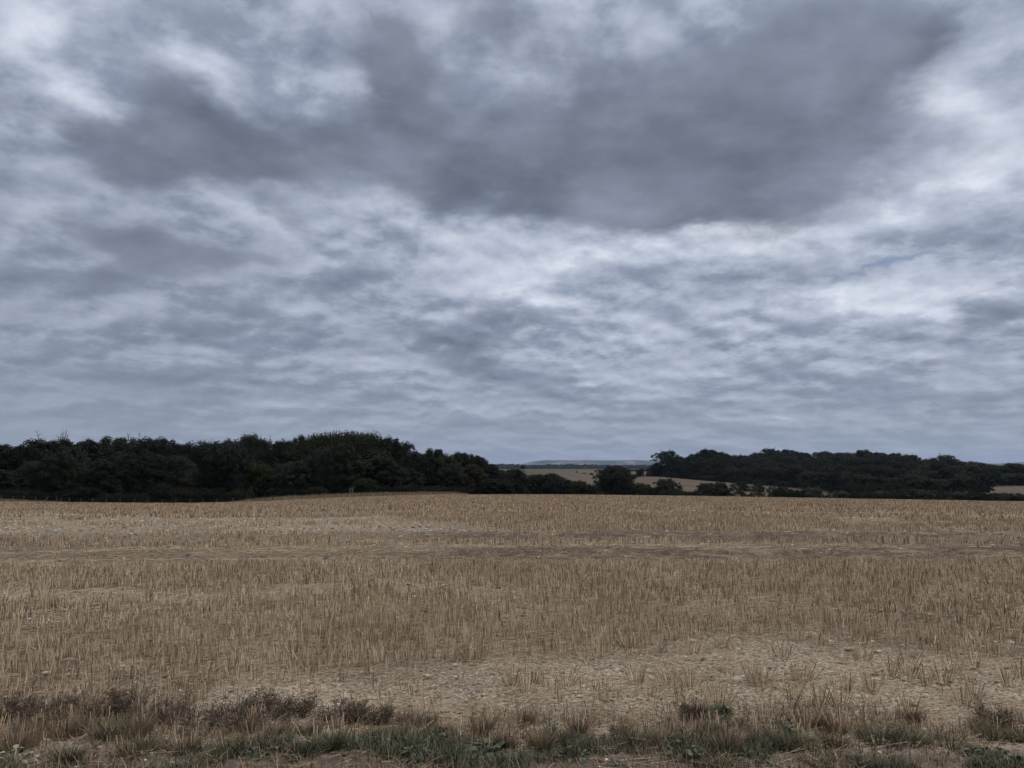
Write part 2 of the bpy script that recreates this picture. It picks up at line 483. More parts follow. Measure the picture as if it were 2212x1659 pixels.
M_LEAF = foliage_mat('leaf_dark', (.009, .013, .008), (.014, .019, .011), (.025, .030, .015))
M_LEAF_OLIVE = foliage_mat('leaf_olive', (.026, .034, .010), (.026, .034, .012), (.034, .039, .015))
M_LEAF_GREY = foliage_mat('leaf_grey_green', (.016, .023, .016), (.022, .030, .022), (.034, .041, .028))
M_LEAF_BROWN = foliage_mat('leaf_brownish', (.036, .034, .019), (.032, .033, .017), (.039, .035, .023))
M_LEAF_BUSH = foliage_mat('leaf_willow', (.036, .046, .030), (.042, .052, .036), (.050, .058, .038))
M_BARK, n_, b_ = material('bark')
n_.put(b_.inputs['Base Color'], n_.ramp(n_.noise(nd(n_.nt, 'ShaderNodeTexCoord').outputs['Object'], 5, 5), [(.3, (.035, .03, .025)), (.7, (.09, .08, .07))]))

# ground
M_GROUND, g, b_ = material('ground_soil', .95, .08)
geo = nd(g.nt, 'ShaderNodeNewGeometry'); pos = geo.outputs['Position']
def attr(n, name):
    a = nd(n.nt, 'ShaderNodeAttribute'); a.attribute_name = name; return a.outputs['Fac']
n_f = g.noise(pos, 34, 7, .72); n_m = g.noise(pos, 6, 5, .65); n_l = g.noise(pos, .5, 4, .6)
soil = g.ramp(n_m, [(.28, (.10, .074, .054)), (.5, (.24, .183, .137)), (.72, (.42, .338, .26))])
soil = g.mix(g.mr(n_f, .40, .62), g.vm('SCALE', soil, scale=.42), soil)
# straw dust: fine pale streaks lying along the drill rows
st = g.noise(g.vm('MULTIPLY', pos, (30, 120, 60)), 1.0, 3, .7)
st2 = g.noise(g.vm('MULTIPLY', pos, (95, 40, 60)), 1.0, 3, .7)
straw_m = g.m('MAXIMUM', g.mr(st, .52, .66), g.mr(st2, .54, .68))
soil = g.mix(g.m('MULTIPLY', straw_m, .75), soil, (.40, .32, .225, 1))
# chalk and flint grit
vor = nd(g.nt, 'ShaderNodeTexVoronoi'); vor.inputs['Scale'].default_value = 26; vor.inputs['Randomness'].default_value = 1
g.put(vor.inputs['Vector'], g.vm('MULTIPLY', pos, (1, .8, 1)))
soil = g.mix(g.m('MULTIPLY', attr(g, 'bare'), g.mr(n_l, .30, .62, .5, .95)), soil, g.mix(g.mr(n_f, .38, .6), (.18, .142, .11, 1), (.68, .585, .475, 1)))
chalk = g.m('MULTIPLY', g.mr(vor.outputs['Distance'], .30, .18), g.mr(g.sep(vor.outputs['Color'])[0], .62, .7))
chalk = g.m('MULTIPLY', chalk, g.m('ADD', .35, attr(g, 'bare')), None, True)
soil = g.mix(chalk, soil, (.62, .57, .50, 1))
# the soil of the wheel ruts is darker
soil = g.mix(g.m('MULTIPLY', attr(g, 'rut'), g.mr(n_m, .35, .6, 0, .85)), soil, (.07, .052, .04, 1))
# far stubble seen as a tan sheet: straw and soil colour, darkened to paint in cloud shadow
tan = g.ramp(g.noise(g.vm('MULTIPLY', pos, (.02, .12, 0)), 1, 6, .6), [(.35, (.078, .063, .050)), (.65, (.125, .100, .078))])
tan = g.mix(g.mr(g.noise(g.vm('MULTIPLY', pos, (.3, 2.5, 0)), 1, 5, .7), .3, .7), g.vm('SCALE', tan, scale=.78), tan)
soil = g.mix(attr(g, 'far'), soil, tan)
grass = g.ramp(g.noise(pos, .02, 5), [(.3, (.040, .046, .028)), (.7, (.065, .066, .042))])
soil = g.mix(attr(g, 'green'), soil, grass)
# grass margin earth at the photographer's feet
g.put(b_.inputs['Base Color'], g.mix(attr(g, 'margin'), soil, g.mix(g.mr(n_m, .3, .7), (.13, .104, .083, 1), (.27, .22, .18, 1))))
bmp = nd(g.nt, 'ShaderNodeBump'); bmp.inputs['Strength'].default_value = 1.0; bmp.inputs['Distance'].default_value = .035
g.put(bmp.inputs['Height'], g.m('ADD', n_f, g.m('MULTIPLY', straw_m, .3)))
g.nt.links.new(bmp.outputs[0], b_.inputs['Normal'])

# ------------------------------------------------------------------ where the stubble is thick, thin or gone
def bands(x, y):
    """stubble density 0..1, bare 0..1, rut 0..1, margin 0..1 at ground points of the near field"""
    yy = np.maximum(y, .5)
    q = 1010 + 2557 / yy            # photo row at which flat ground y metres ahead would lie
    u = 1106 + 1598 * x / yy        # and its column
    nz = fbm(x * .5, y * .9, 21, 4); nb = fbm(x * .11, y * .35, 33, 3); nf = fbm(x * 2.2, y * 2.2, 44, 3)
    qq = q + (nz - .5) * (q - 1010) * .22
    dens = np.ones_like(q)
    def cut(m, amount): 
        nonlocal dens
        dens = dens * (1 - np.clip(m, 0, 1) * amount)
    # stony patch across the left, in strips
    left = sst(u + (nb - .5) * 500, 1180, 820)
    stony = left * sst(qq, 1100, 1103) * sst(qq, 1160, 1155)
    cut(stony, .93)
    mid1 = sst(qq, 1112, 1115) * sst(qq, 1123, 1120) * sst(nf, .38, .5); mid2 = sst(qq, 1141, 1144) * sst(qq, 1158, 1153) * sst(nf, .4, .5)
    dens = np.maximum(dens, left * np.maximum(mid1 * .55, mid2 * .6))
    right = sst(u + (nb - .5) * 600, 1500, 1900)
    cut(right * sst(q, 1094, 1098) * sst(q, 1124, 1116) * sst(nz, .40, .55), .85)
    cut(right * sst(q, 1124, 1128) * sst(q, 1142, 1136) * sst(nz, .45, .6), .8)
    wob = .3 * np.sin(x * .11) + .25 * (nz - .5)
    yw = y - wob
    rut = sst(yw, 13.2, 13.7) * sst(yw, 16.2, 15.2) * sst(nf + .2 * (nz - .5), .28, .5)
    rut = np.maximum(rut, sst(yw, 16.9, 17.3) * sst(yw, 20.2, 19.6) * sst(u + (nb - .5) * 400, 700, 1000) * sst(nf + .25 * (nz - .5), .3, .5))
    rut = rut * (.45 + .55 * sst(u + (nb - .5) * 500, 560, 1000))
    cut(sst(yw, 13.05, 13.25) * sst(yw, 16.4, 16.2), .97)
    cut(sst(yw, 16.9, 17.1) * sst(yw, 20.2, 19.7) * sst(u, 650, 1000), .93)
    for yt, wt_ in ((31, 1.4), (37.5, 1.2), (47, 1.6), (61, 2.2)):
        cut(np.exp(-((yw - yt) / wt_) ** 2) * sst(nz, .3, .5), .75)
    dens = np.maximum(dens, sst(yw, 15.2, 15.6) * sst(yw, 17.2, 16.6) * sst(nf, .42, .6) * .34)
    # thin strip at 1260 on the left
    cut(sst(u + (nz - .5) * 900, 1250, 850) * sst(qq, 1246, 1256) * sst(qq, 1285, 1272), .6)
    # the bare headland strip in front
    line = np.interp(u, [-400, 0, 380, 560, 800, 1000, 1200, 1500, 1850, 2212, 2600], [1575, 1560, 1520, 1440, 1425, 1412, 1395, 1372, 1376, 1392, 1395])
    bare = sst(q + (nz - .5) * 110 + (nf - .5) * 40, line - 16, line + 44)
    cut(bare, .955 - .35 * sst(u, 1050, 650))
    # loose tufts in front of it
    tf = sst(q, 1438, 1455) * sst(q, 1585, 1560) * sst(u, 820, 960) * sst(u, 1800, 1640)
    dens = np.maximum(dens, tf * .55 * sst(nf, .38, .55))
    tf2 = sst(q, 1410, 1425) * sst(q, 1540, 1520) * sst(u, 1000, 800) * sst(u, 300, 420)
    dens = np.maximum(dens, tf2 * .60 * sst(nf, .36, .52))
    dens = dens * (.66 + .34 * sst(nf, .28, .50))
    margin = sst(q + (nz - .5) * 40, 1572, 1604)
    dens = dens * (1 - margin)
    zone = sst(y, 12.8, 13.3) * sst(y, 21, 19)
    bz = (1 - .75 * zone) * np.clip(np.maximum(np.maximum(stony, bare * (1 - margin)), 1 - dens) , 0, 1)
    return dens, bz, np.clip(rut, 0, 1), margin

def field_mask(x, y):
    """1 on the photographer's own stubble field"""
    r = np.hypot(x, y); a = np.arctan2(x, y)
    edge = np.interp(a, ray([-900, 0, 500, 640, 800, 960, 1100, 3000], [1070] * 8)[0], [112, 118, 120, 112, 104, 118, 150, 160])
    return sst(r, edge + 2, edge - 2)

# ------------------------------------------------------------------ ground sheet
def build_ground():
    azs = np.concatenate([np.radians(np.arange(-180, -50, 3.0)), np.radians(np.linspace(-50, 50, 640)), np.radians(np.arange(53, 180, 3.0))])
    rs = np.concatenate([[.02, .5, 1.2, 2.0, 2.6], np.geomspace(3.0, 130, 560), np.geomspace(132, 15000, 170)])
    A, Rr = np.meshgrid(azs, rs, indexing='ij')
    x = (Rr * np.sin(A)).ravel(); y = (Rr * np.cos(A)).ravel()
    z = gz(x, y)
    r = np.hypot(x, y)
    dens, bare, rut, margin = bands(x, y)
    behind = y < 2
    fm = field_mask(x, y)
    n, m = A.shape
    i, j = np.meshgrid(np.arange(n), np.arange(m - 1), indexing='ij')
    i2 = (i + 1) % n
    Fc = np.stack([i * m + j, i * m + j + 1, i2 * m + j + 1, i2 * m + j], -1).reshape(-1, 4)
    far = sst(r, 45, 90)
    a = np.arctan2(x, y)
    u = 1106 + 1598 * np.tan(np.clip(a, -1.2, 1.2))
    green = (1 - fm) * sst(r, 260, 230)
    # rough pasture on the shoulder of the hill behind the hedge, and all beyond it
    green = np.maximum(green, np.exp(-((u - 1150 - (r - 800) * .3) / 60) ** 2) * sst(r, 560, 640) * .75)
    green = np.maximum(green, sst(r, 1000, 1100))
    green = np.maximum(green, np.exp(-((r - 462) / 5) ** 2) * sst(u, 1360, 1375) * sst(u, 1440, 1420))
    bank = np.interp(u, [1140, 1230, 1300, 1380], [842, 760, 600, 520])
    green = np.maximum(green, np.exp(-((r - bank) / 14) ** 2) * sst(u, 1130, 1150) * sst(u, 1360, 1320) * .9)
    green = np.maximum(green, np.exp(-((r - bank * .86) / 5) ** 2) * sst(u, 1190, 1210) * sst(u, 1360, 1320) * .7)
    green = np.where(behind, 1, green)
    o = mesh_obj('ground', np.stack([x, y, z], 1), Fc, M_GROUND, smooth=True,
                 attrs={'bare': bare * (1 - .6 * sst(r, 14, 20)), 'rut': rut * (r < 60), 'margin': np.where(behind, 1, margin), 'far': far, 'green': green})
    tag(o, kind='structure')
build_ground()

# ------------------------------------------------------------------ the stubble itself
M_STUB = island_mat('stubble_straw', [(.12, .086, .060), (.40, .310, .220), (.64, .506, .365), (.88, .72, .545)],
                    patch=(.55, .35, .7, (.80, .77, .74, 1)))
M_STRAW = island_mat('fallen_straw', [(.24, .185, .13), (.38, .30, .21), (.52, .43, .31)])
M_CHALK = island_mat('chalk_flint', [(.17, .145, .12), (.27, .235, .195), (.40, .36, .30), (.58, .54, .47)])
M_CLOD = island_mat('soil_clod', [(.09, .066, .047), (.16, .12, .085), (.22, .17, .12)])

def wedge(r0, r1, n, half=46):
    a = np.radians(RNG.uniform(-half, half, n)); r = np.sqrt(RNG.uniform(r0 * r0, r1 * r1, n))
    return r * np.sin(a), r * np.cos(a)

def wedge_area(r0, r1, half=46): return math.radians(2 * half) * .5 * (r1 * r1 - r0 * r0)

def build_stubble():
    g = Geo()
    # r0, r1, clumps/m2, stems per clump, stem width, prism
    for (r0, r1, cd_, spc, w, prism) in ((3.6, 9, 165, 3, .0058, True), (9, 16, 130, 3, .0082, True), (16, 30, 80, 3, .0125, False),
                                         (30, 60, 32, 3, .026, False), (60, 122, 10.0, 3, .055, False)):
        n = int(wedge_area(r0, r1) * cd_)
        x, y = wedge(r0, r1, n)
        # drill rows run across the view
        row = .125 if r1 < 40 else .25
        y = np.where(RNG.uniform(0, 1, n) < .8, np.round(y / row) * row + RNG.normal(0, row * .13, n), y)
        dens, bare, rut, margin = bands(x, y)
        dens = dens * field_mask(x, y)
        tuft = sst(vnoise(x * 6.5, y * 6.5, 71), .55, .78) * 2.6        # where it is thin the straw stands in tufts
        w_ = sst(dens, .75, .45); keep = RNG.uniform(0, 1, n) < dens * (1 - w_ + w_ * tuft)
        x, y, dens = x[keep], y[keep], dens[keep]
        m = len(x); K = spc
        cx = np.repeat(x, K); cy = np.repeat(y, K); dd = np.repeat(dens, K)
        sp = .018 if r1 < 20 else (.05 if r1 < 61 else .2)
        yaw = RNG.uniform(0, 2 * math.pi, m * K)
        off = np.abs(RNG.normal(0, sp, m * K))
        bx = cx + np.cos(yaw) * off; by = cy + np.sin(yaw) * off * (1 if r1 < 20 else .5)
        bz = gz(bx, by) - .01
        hh = .124 + .045 * (fbm(bx * .35, by * .35, 61, 3) - .5) * 2
        L = hh * np.where(RNG.uniform(0, 1, m * K) < .75, RNG.uniform(.85, 1.08, m * K), RNG.uniform(.4, .9, m * K)) * np.where(dd < .35, .70 if r1 > 17 else .85, 1)
        lean = np.clip(np.abs(RNG.normal(0, .13, m * K)) + off * (6 if r1 < 20 else .5) * np.where(dd < .5, .9, .35), 0, 1.1)
        flat = RNG.uniform(0, 1, m * K) < .06
        lean = np.where(flat, RNG.uniform(.6, 1.35, m * K), lean)
        L = np.where(flat, L * 1.2, L)
        blades(g, np.stack([bx, by, bz], 1), L, w * RNG.uniform(.7, 1.3, m * K), yaw, lean, RNG.uniform(-.05, .12, m * K),
               1, prism, face=RNG.normal(0, .7, m * K))
    o = g.obj('stubble', M_STUB)
    tag(o, 'dense tan cut corn stubble covering the field', 'stubble', kind='stuff')

    # fallen straw on the soil
    g = Geo()
    for (r0, r1, d_, w) in ((3.3, 9, 950, .0036), (9, 18, 260, .007), (18, 40, 9, .018)):
        n = int(wedge_area(r0, r1) * d_); x, y = wedge(r0, r1, n)
        dens, bare, rut, margin = bands(x, y)
        clump = fbm(x * 1.2, y * 1.6, 81, 3)
        flatstrip = sst(y, 14.7, 15.1) * sst(y, 17.2, 16.8)
        p = (.20 + .34 * bare * sst(clump, .35, .62) + 0.28 * flatstrip * sst(clump, .3, .62)) * (1 - .8 * rut) * (1 - .72 * margin)
        k = RNG.uniform(0, 1, n) < p; x, y = x[k], y[k]; n = len(x)
        yaw = np.where(RNG.uniform(0, 1, n) < .55, RNG.normal(0, .45, n), RNG.uniform(0, 6.28, n))
        L = RNG.gamma(2.2, .045, n) + .02; L = np.minimum(L, .42) * (1 if r1 < 10 else 1.4)
        dxy = np.stack([np.cos(yaw), np.sin(yaw)], 1)
        x2 = x + dxy[:, 0] * L; y2 = y + dxy[:, 1] * L
        lift = np.where(RNG.uniform(0, 1, n) < .25, RNG.uniform(.005, .06, n), RNG.uniform(.002, .010, n))
        A = np.stack([x, y, gz(x, y) + .006], 1); B = np.stack([x2, y2, gz(x2, y2) + .006 + lift], 1)
        S = np.stack([-dxy[:, 1], dxy[:, 0], np.zeros(n)], 1) * (w * RNG.uniform(.6, 1.3, n) * .5)[:, None]
        U = np.zeros((n, 3)); U[:, 2] = w * .7
        V = np.stack([A - S, A + S, A + U, B - S, B + S, B + U], 1).reshape(-1, 3)
        Fq = np.array([[0, 3, 5, 2], [2, 5, 4, 1], [0, 1, 4, 3]])
        g.add(V, (np.arange(n)[:, None, None] * 6 + Fq[None]).reshape(-1, 4))
    tag(g.obj('fallen_straw', M_STRAW), 'loose pale straw lying over the bare soil', 'straw', kind='stuff')

    # small stones and clods
    def pebbles(name, mat, specs, label, cat, pw):
        g = Geo()
        ico = np.array([[1, 0, 0], [-1, 0, 0], [0, 1, 0], [0, -1, 0], [0, 0, 1], [.6, .6, .55], [-.65, .5, .6], [.55, -.6, .6], [-.5, -.65, .5]])
        Ff = np.array([[0, 2, 5], [2, 1, 6], [1, 3, 8], [3, 0, 7], [5, 2, 6], [6, 1, 8], [8, 3, 7], [7, 0, 5], [4, 5, 6], [4, 6, 8], [4, 8, 7], [4, 7, 5]])
        for (r0, r1, d_, s0, s1) in specs:
            n = int(wedge_area(r0, r1) * d_); x, y = wedge(r0, r1, n)
            dens, bare, rut, margin = bands(x, y)
            p = pw(dens, bare, rut, margin, fbm(x * .9, y * .9, 91, 3), x, y)
            k = RNG.uniform(0, 1, n) < p; x, y = x[k], y[k]; n = len(x)
            s = s0 * np.exp(RNG.uniform(0, 1, n) ** 2.5 * math.log(s1 / s0))
            sc = np.stack([s * RNG.uniform(.8, 1.7, n), s * RNG.uniform(.7, 1.2, n), s * RNG.uniform(.35, .75, n)], 1)
            V = ico[None] * sc[:, None] * RNG.uniform(.75, 1.2, (n, 9, 1))
            t = RNG.uniform(0, 6.28, n); c, s_ = np.cos(t)[:, None], np.sin(t)[:, None]
            V = np.stack([V[..., 0] * c - V[..., 1] * s_, V[..., 0] * s_ + V[..., 1] * c, V[..., 2]], -1)
            V += np.stack([x, y, gz(x, y) + .1 * s], 1)[:, None]
            g.add(V.reshape(-1, 3), (np.arange(n)[:, None, None] * 9 + Ff[None]).reshape(-1, 3))
        tag(g.obj(name, mat), label, cat, kind='stuff')
    pebbles('pebbles', M_CHALK, ((3.4, 10, 150, .004, .022), (10, 20, 34, .009, .04), (20, 42, 42, .014, .05)),
            'small pale chalk and flint stones strewn on the soil', 'stones',
            lambda d, b, r, m, n, x, y: (.08 + .9 * b * sst(n, .3, .6)) * (1 - .5 * m) * (1 - .7 * r))
    pebbles('soil_clods', M_CLOD, ((3.3, 10, 130, .005, .03), (10, 20, 35, .01, .05), (20, 30, 8, .02, .06)),
            'crumbled brown soil clods between the stubble', 'soil',
            lambda d, b, r, m, n, x, y: .25 + .5 * r + .25 * b)
build_stubble()

# ------------------------------------------------------------------ trees
def lumpy_crown(H, Rad, z0, lumps, per, leaf, seed, top=1.0, sprays=10, shoots=0):
    """leaf quads gathered in clumps over an uneven hull; returns Geo and lump centres"""
    rg = np.random.default_rng(seed); g = Geo(); cs = []
    Hc = H - z0
    for i in range(lumps):
        t = (i + .5) / lumps
        th = i * 2.39996 + rg.uniform(-.3, .3)
        zz = t ** .85                                          # height fraction in the crown
        prof = (1 - abs((zz - .40) / (.64 if zz > .40 else .62)) ** 3.0) ** (.5 * top)
        hull = Rad * prof * (1 + .22 * math.sin(th * 2 + seed) + .12 * math.sin(th * 5 + seed * 2))
        lr = Rad * rg.uniform(.20, .36)
        rr = max(hull - lr * .8, 0) * rg.uniform(.72, 1.0)
        cs.append((rr * math.cos(th), rr * math.sin(th), z0 + zz * (Hc - lr) + lr * .25, lr))
    for i in range(lumps // 3):                                # a looser core
        th = rg.uniform(0, 6.28); rr = Rad * rg.uniform(0, .5)
        cs.append((rr * math.cos(th), rr * math.sin(th), z0 + Hc * rg.uniform(.15, .82), Rad * rg.uniform(.25, .4)))
    for i in range(sprays):                                    # twigs of leaves that break the outline
        th = rg.uniform(0, 6.28); zz = rg.uniform(.2, .84)
        prof = (1 - abs((zz - .40) / (.64 if zz > .40 else .62)) ** 3.0) ** (.5 * top)
        cs.append((Rad * prof * .97 * math.cos(th), Rad * prof * .97 * math.sin(th), z0 + zz * Hc * .97, Rad * rg.uniform(.09, .17)))
    for (cx, cy, cz, lr) in cs:
        n = max(25, int(per * (lr / (Rad * .3)) ** 2))
        sub = rg.integers(5, 9)
        sd_ = rg.normal(0, 1, (sub, 3)); sd_[:, 2] = np.abs(sd_[:, 2]) * .8 - .2
        sd_ /= np.linalg.norm(sd_, axis=1)[:, None]
        k = rg.integers(0, sub, n)
        d = rg.normal(0, 1, (n, 3)); d /= np.linalg.norm(d, axis=1)[:, None]
        P_ = np.array([cx, cy, cz]) + sd_[k] * lr * .62 + d * (lr * .5 * rg.uniform(.45, 1.08, n))[:, None]
        P_[:, 2] = np.maximum(P_[:, 2], .15)
        nrm = d + rg.normal(0, .55, (n, 3)) + np.array([0, 0, .45]); nrm /= np.linalg.norm(nrm, axis=1)[:, None]
        a = np.cross(nrm, rg.normal(0, 1, (n, 3))); a /= np.linalg.norm(a, axis=1)[:, None] + 1e-9
        b = np.cross(nrm, a); s = leaf * rg.uniform(.6, 1.3, n)[:, None]
        V = np.stack([P_ - a * s, P_ - b * s * .55, P_ + a * s, P_ + b * s * .55], 1).reshape(-1, 3)
        g.add(V, np.arange(n * 4).reshape(-1, 4))
    if shoots:                                                 # upright leafy rods of a pollard
        for i in range(shoots):
            th = rg.uniform(0, 6.28); rr = Rad * math.sqrt(rg.uniform(0, 1)) * .98
            zb = z0 + Hc * (.55 + .35 * math.sqrt(max(0, 1 - (rr / Rad) ** 2)))
            L = rg.uniform(.7, 2.3); n = int(L * 24)
            t = rg.uniform(0, 1, n); out = (rr / Rad) * .35
            P_ = np.stack([math.cos(th) * (rr + out * L * t), math.sin(th) * (rr + out * L * t), zb + L * t], 1) + rg.normal(0, .06, (n, 3))
            a = rg.normal(0, .35, (n, 3)) + np.array([0, 0, 1]); a /= np.linalg.norm(a, axis=1)[:, None]
            b = np.cross(a, rg.normal(0, 1, (n, 3))); b /= np.linalg.norm(b, axis=1)[:, None]
            s = rg.uniform(.06, .13, n)[:, None]
            g.add(np.stack([P_ - a * s, P_ - b * s * .5, P_ + a * s, P_ + b * s * .5], 1).reshape(-1, 3), np.arange(n * 4).reshape(-1, 4))
    return g, cs

def trunk_geo(H, z0, rad, cs, seed, dead=0):
    rg = random.Random(seed); g = Geo()
    top = H * .72
    pts = [(math.sin(t * 2 + seed) * .25 * t, math.cos(t * 3 + seed) * .2 * t, t * top - .4) for t in np.linspace(0, 1, 7)]
    tube(g, pts, [rad * (1.35 - 1.1 * t) for t in np.linspace(0, 1, 7)], 8)
    for c in rg.sample(cs, min(len(cs), 14)):
        zb = max(z0 * .7 + .5, min(c[2] * .62, top * .9))
        p0 = np.array([0, 0, zb]); p1 = np.array(c[:3]); mid = (p0 + p1) / 2 + np.array([0, 0, (p1[2] - p0[2]) * .12])
        tube(g, [p0, mid, p1], [rad * .42, rad * .26, rad * .09], 5)
    for i in range(dead):
        th = rg.uniform(0, 6.28); b0 = np.array([math.cos(th) * 1.2, math.sin(th) * 1.2, H * .78])
        e = b0 + np.array([math.cos(th) * rg.uniform(.2, 1.6), math.sin(th) * rg.uniform(.2, 1.6), H * rg.uniform(.2, .34)])
        tube(g, [b0, (b0 + e) / 2 + np.array([rg.uniform(-.2, .2), 0, .1]), e], [.10, .06, .02], 4)
        for k in range(5):
            t = rg.uniform(.35, .95); q = b0 + (e - b0) * t
            tube(g, [q, q + np.array([rg.uniform(-.7, .7), rg.uniform(-.7, .7), rg.uniform(.3, 1.1)])], [.035, .012], 3)
    return g

PROTO = {}
def proto(key, name, H, Rad, z0, lumps, per, leaf, seed, mat, trunk_r, **kw):
    PROTO[key] = dict(name=name, H=H, Rad=Rad, z0=z0, lumps=lumps, per=per, leaf=leaf, seed=seed, mat=mat, tr=trunk_r, kw=kw, made=None)
proto('round', 'broadleaf_tree', 14, 6.2, .6, 54, 700, .18, 1, M_LEAF, .34)
proto('tall', 'broadleaf_tree', 16, 5.2, .5, 56, 660, .18, 2, M_LEAF, .32, top=1.1)
proto('wide', 'broadleaf_tree', 12, 7.4, .5, 58, 680, .185, 3, M_LEAF_GREY, .36, top=.9)
proto('rough', 'broadleaf_tree', 14, 5.8, .8, 48, 640, .18, 4, M_LEAF, .3, sprays=14)
proto('olive', 'broadleaf_tree', 12, 5.6, .3, 52, 660, .175, 5, M_LEAF_OLIVE, .3, sprays=14)
proto('grey', 'broadleaf_tree', 13, 5.8, .4, 52, 660, .175, 6, M_LEAF_GREY, .3, sprays=16, top=1.05)
proto('brown', 'broadleaf_tree', 12, 5.8, .4, 50, 640, .175, 12, M_LEAF_BROWN, .3, sprays=12)
proto('twiggy', 'broadleaf_tree', 14, 5.8, .6, 48, 640, .175, 7, M_LEAF, .3, sprays=9, dead=9)
proto('airy', 'broadleaf_tree', 13, 5.0, 2.6, 34, 330, .18, 8, M_LEAF_GREY, .28, sprays=12, dead=3)
proto('coppice', 'pollard_tree', 15, 8.6, .6, 62, 800, .18, 9, M_LEAF_OLIVE, .5, sprays=4, shoots=700, top=.95)
proto('oak', 'oak_tree', 12, 6.8, .9, 60, 760, .175, 10, M_LEAF, .45, sprays=16)
proto('bush', 'hedge_bush', 5, 3.4, .05, 34, 400, .12, 13, M_LEAF_BUSH, .12, sprays=10, top=.85)
proto('bush2', 'hedge_bush', 5, 4.2, .05, 36, 400, .12, 14, M_LEAF, .12, sprays=14, top=.8)
proto('sparse', 'hedge_tree', 8, 3.6, .6, 26, 200, .14, 15, M_LEAF_GREY, .16, sprays=14)

def place_tree(key, px, r, h, label, cat, group, width=None, rz=None, sink=.15):
    p = PROTO[key]
    x, y, z = at(px, r)
    if p['made'] is None:
        root = empty(p['name'], (0, 0, 0))
        kw = dict(p['kw']); dead = kw.pop('dead', 0)
        g, cs = lumpy_crown(p['H'], p['Rad'], p['z0'], p['lumps'], p['per'], p['leaf'], p['seed'], **kw)
        g.obj('crown', p['mat'], root)
        trunk_geo(p['H'], p['z0'], p['tr'], cs, p['seed'], dead).obj('trunk', M_BARK, root)
        p['made'] = root
    else:
        root = copy_thing(p['made'])
    root.location = (x, y, z - sink)
    sh = h / p['H']
    sw = sh if width is None else width / (2 * p['Rad'])
    root.scale = (sw, sw, sh)
    root.rotation_euler = (0, 0, random.uniform(0, 6.28) if rz is None else rz)
    for k in ('group',):
        if k in root: del root[k]
    tag(root, label, cat, group)
    return root

def height_for(px, r, py_top):
    """metres from the ground to the sight line through (px, py_top) at distance r"""
    e = float(ray(px, py_top)[1])
    return EYE + r * math.tan(e) - at(px, r)[2]

ORD = ['first', 'second', 'third', 'fourth', 'fifth', 'sixth', 'seventh', 'eighth', 'ninth', 'tenth', 'eleventh', 'twelfth', 'thirteenth',
       'fourteenth', 'fifteenth', 'sixteenth', 'seventeenth', 'eighteenth', 'nineteenth', 'twentieth']
ORD += ['twenty-' + o for o in ORD[:9]] + ['thirtieth'] + ['thirty-' + o for o in ORD[:9]] + ['fortieth'] + ['forty-' + o for o in ORD[:9]] + ['fiftieth'] + ['fifty-' + o for o in ORD[:9]] + ['sixtieth']
LOOK = {'round': 'round dark tree', 'tall': 'tall dark tree', 'wide': 'broad grey-green tree', 'rough': 'ragged dark tree', 'olive': 'olive-green tree',
        'grey': 'grey-green tree', 'brown': 'brownish tree', 'twiggy': 'twiggy-topped dark tree', 'airy': 'thin-leaved tree',
        'coppice': 'wide shoot-topped tree', 'oak': 'dark oak', 'bush': 'rounded grey-green bush', 'bush2': 'low dark bush', 'sparse': 'sparse small tree'}

# left wood: the trees that make its skyline (column, top row, crown width in photo units, kind, distance)
SKYL = [(-70, 955, 150, 'round', 178), (-5, 959, 90, 'tall', 172), (58, 957, 60, 'rough', 170), (108, 944, 100, 'twiggy', 176), (150, 960, 60, 'grey', 170), (186, 948, 76, 'tall', 178),
        (238, 941, 84, 'rough', 180), (293, 941, 72, 'airy', 182), (342, 943, 82, 'round', 180), (394, 955, 60, 'rough', 176), (450, 949, 84, 'wide', 172),
        (497, 945, 70, 'grey', 176), (538, 934, 62, 'oak', 180), (575, 945, 50, 'airy', 184), (612, 948, 66, 'round', 176), (646, 938, 44, 'rough', 178),
        (744, 925, 172, 'coppice', 172), (836, 941, 66, 'round', 168), (868, 951, 56, 'airy', 178), (897, 972, 62, 'grey', 172), (936, 967, 66, 'rough', 170),
        (964, 980, 60, 'olive', 166), (995, 975, 66, 'rough', 176), (1030, 983, 62, 'tall', 176), (1056, 999, 52, 'round', 178), (1080, 1013, 46, 'grey', 180),
        (1112, 1010, 52, 'round', 190)]
G1 = 'trees on the skyline of the left-hand wood'
for i, (px, top, wpx, key, r) in enumerate(SKYL):
    h = height_for(px, r, top) * (0.93 if key == 'coppice' else 1.0)
    place_tree(key, px, r, h, f'{LOOK[key]} on the left wood skyline, {ORD[i]} from the left', 'tree', G1, width=wpx * 1.3 * r / F)
# its front row, with foliage down to the field edge
FRONT = []
px = -60
kinds = ['olive', 'round', 'grey', 'wide', 'rough', 'olive', 'tall', 'grey', 'round', 'wide', 'brown', 'rough', 'grey']
rr_ = random.Random(5)
while px < 1065:
    sky_py = np.interp(px, [s[0] for s in SKYL], [s[1] for s in SKYL])
    top = sky_py + rr_.uniform(22, 62) * (1 if px < 900 else .6)
    FRONT.append((px, min(top, 1035), rr_.uniform(62, 92), kinds[len(FRONT) % len(kinds)], rr_.uniform(150, 158) if px < 900 else rr_.uniform(158, 168)))
    px += rr_.uniform(38, 54)
for i, (px, top, wpx, key, r) in enumerate(FRONT):
    place_tree(key, px, r, height_for(px, r, top), f'{LOOK[key]} in the front row of the left wood, {ORD[i]} from the left', 'tree',
               'front row of trees in the left-hand wood', width=wpx * r / F)
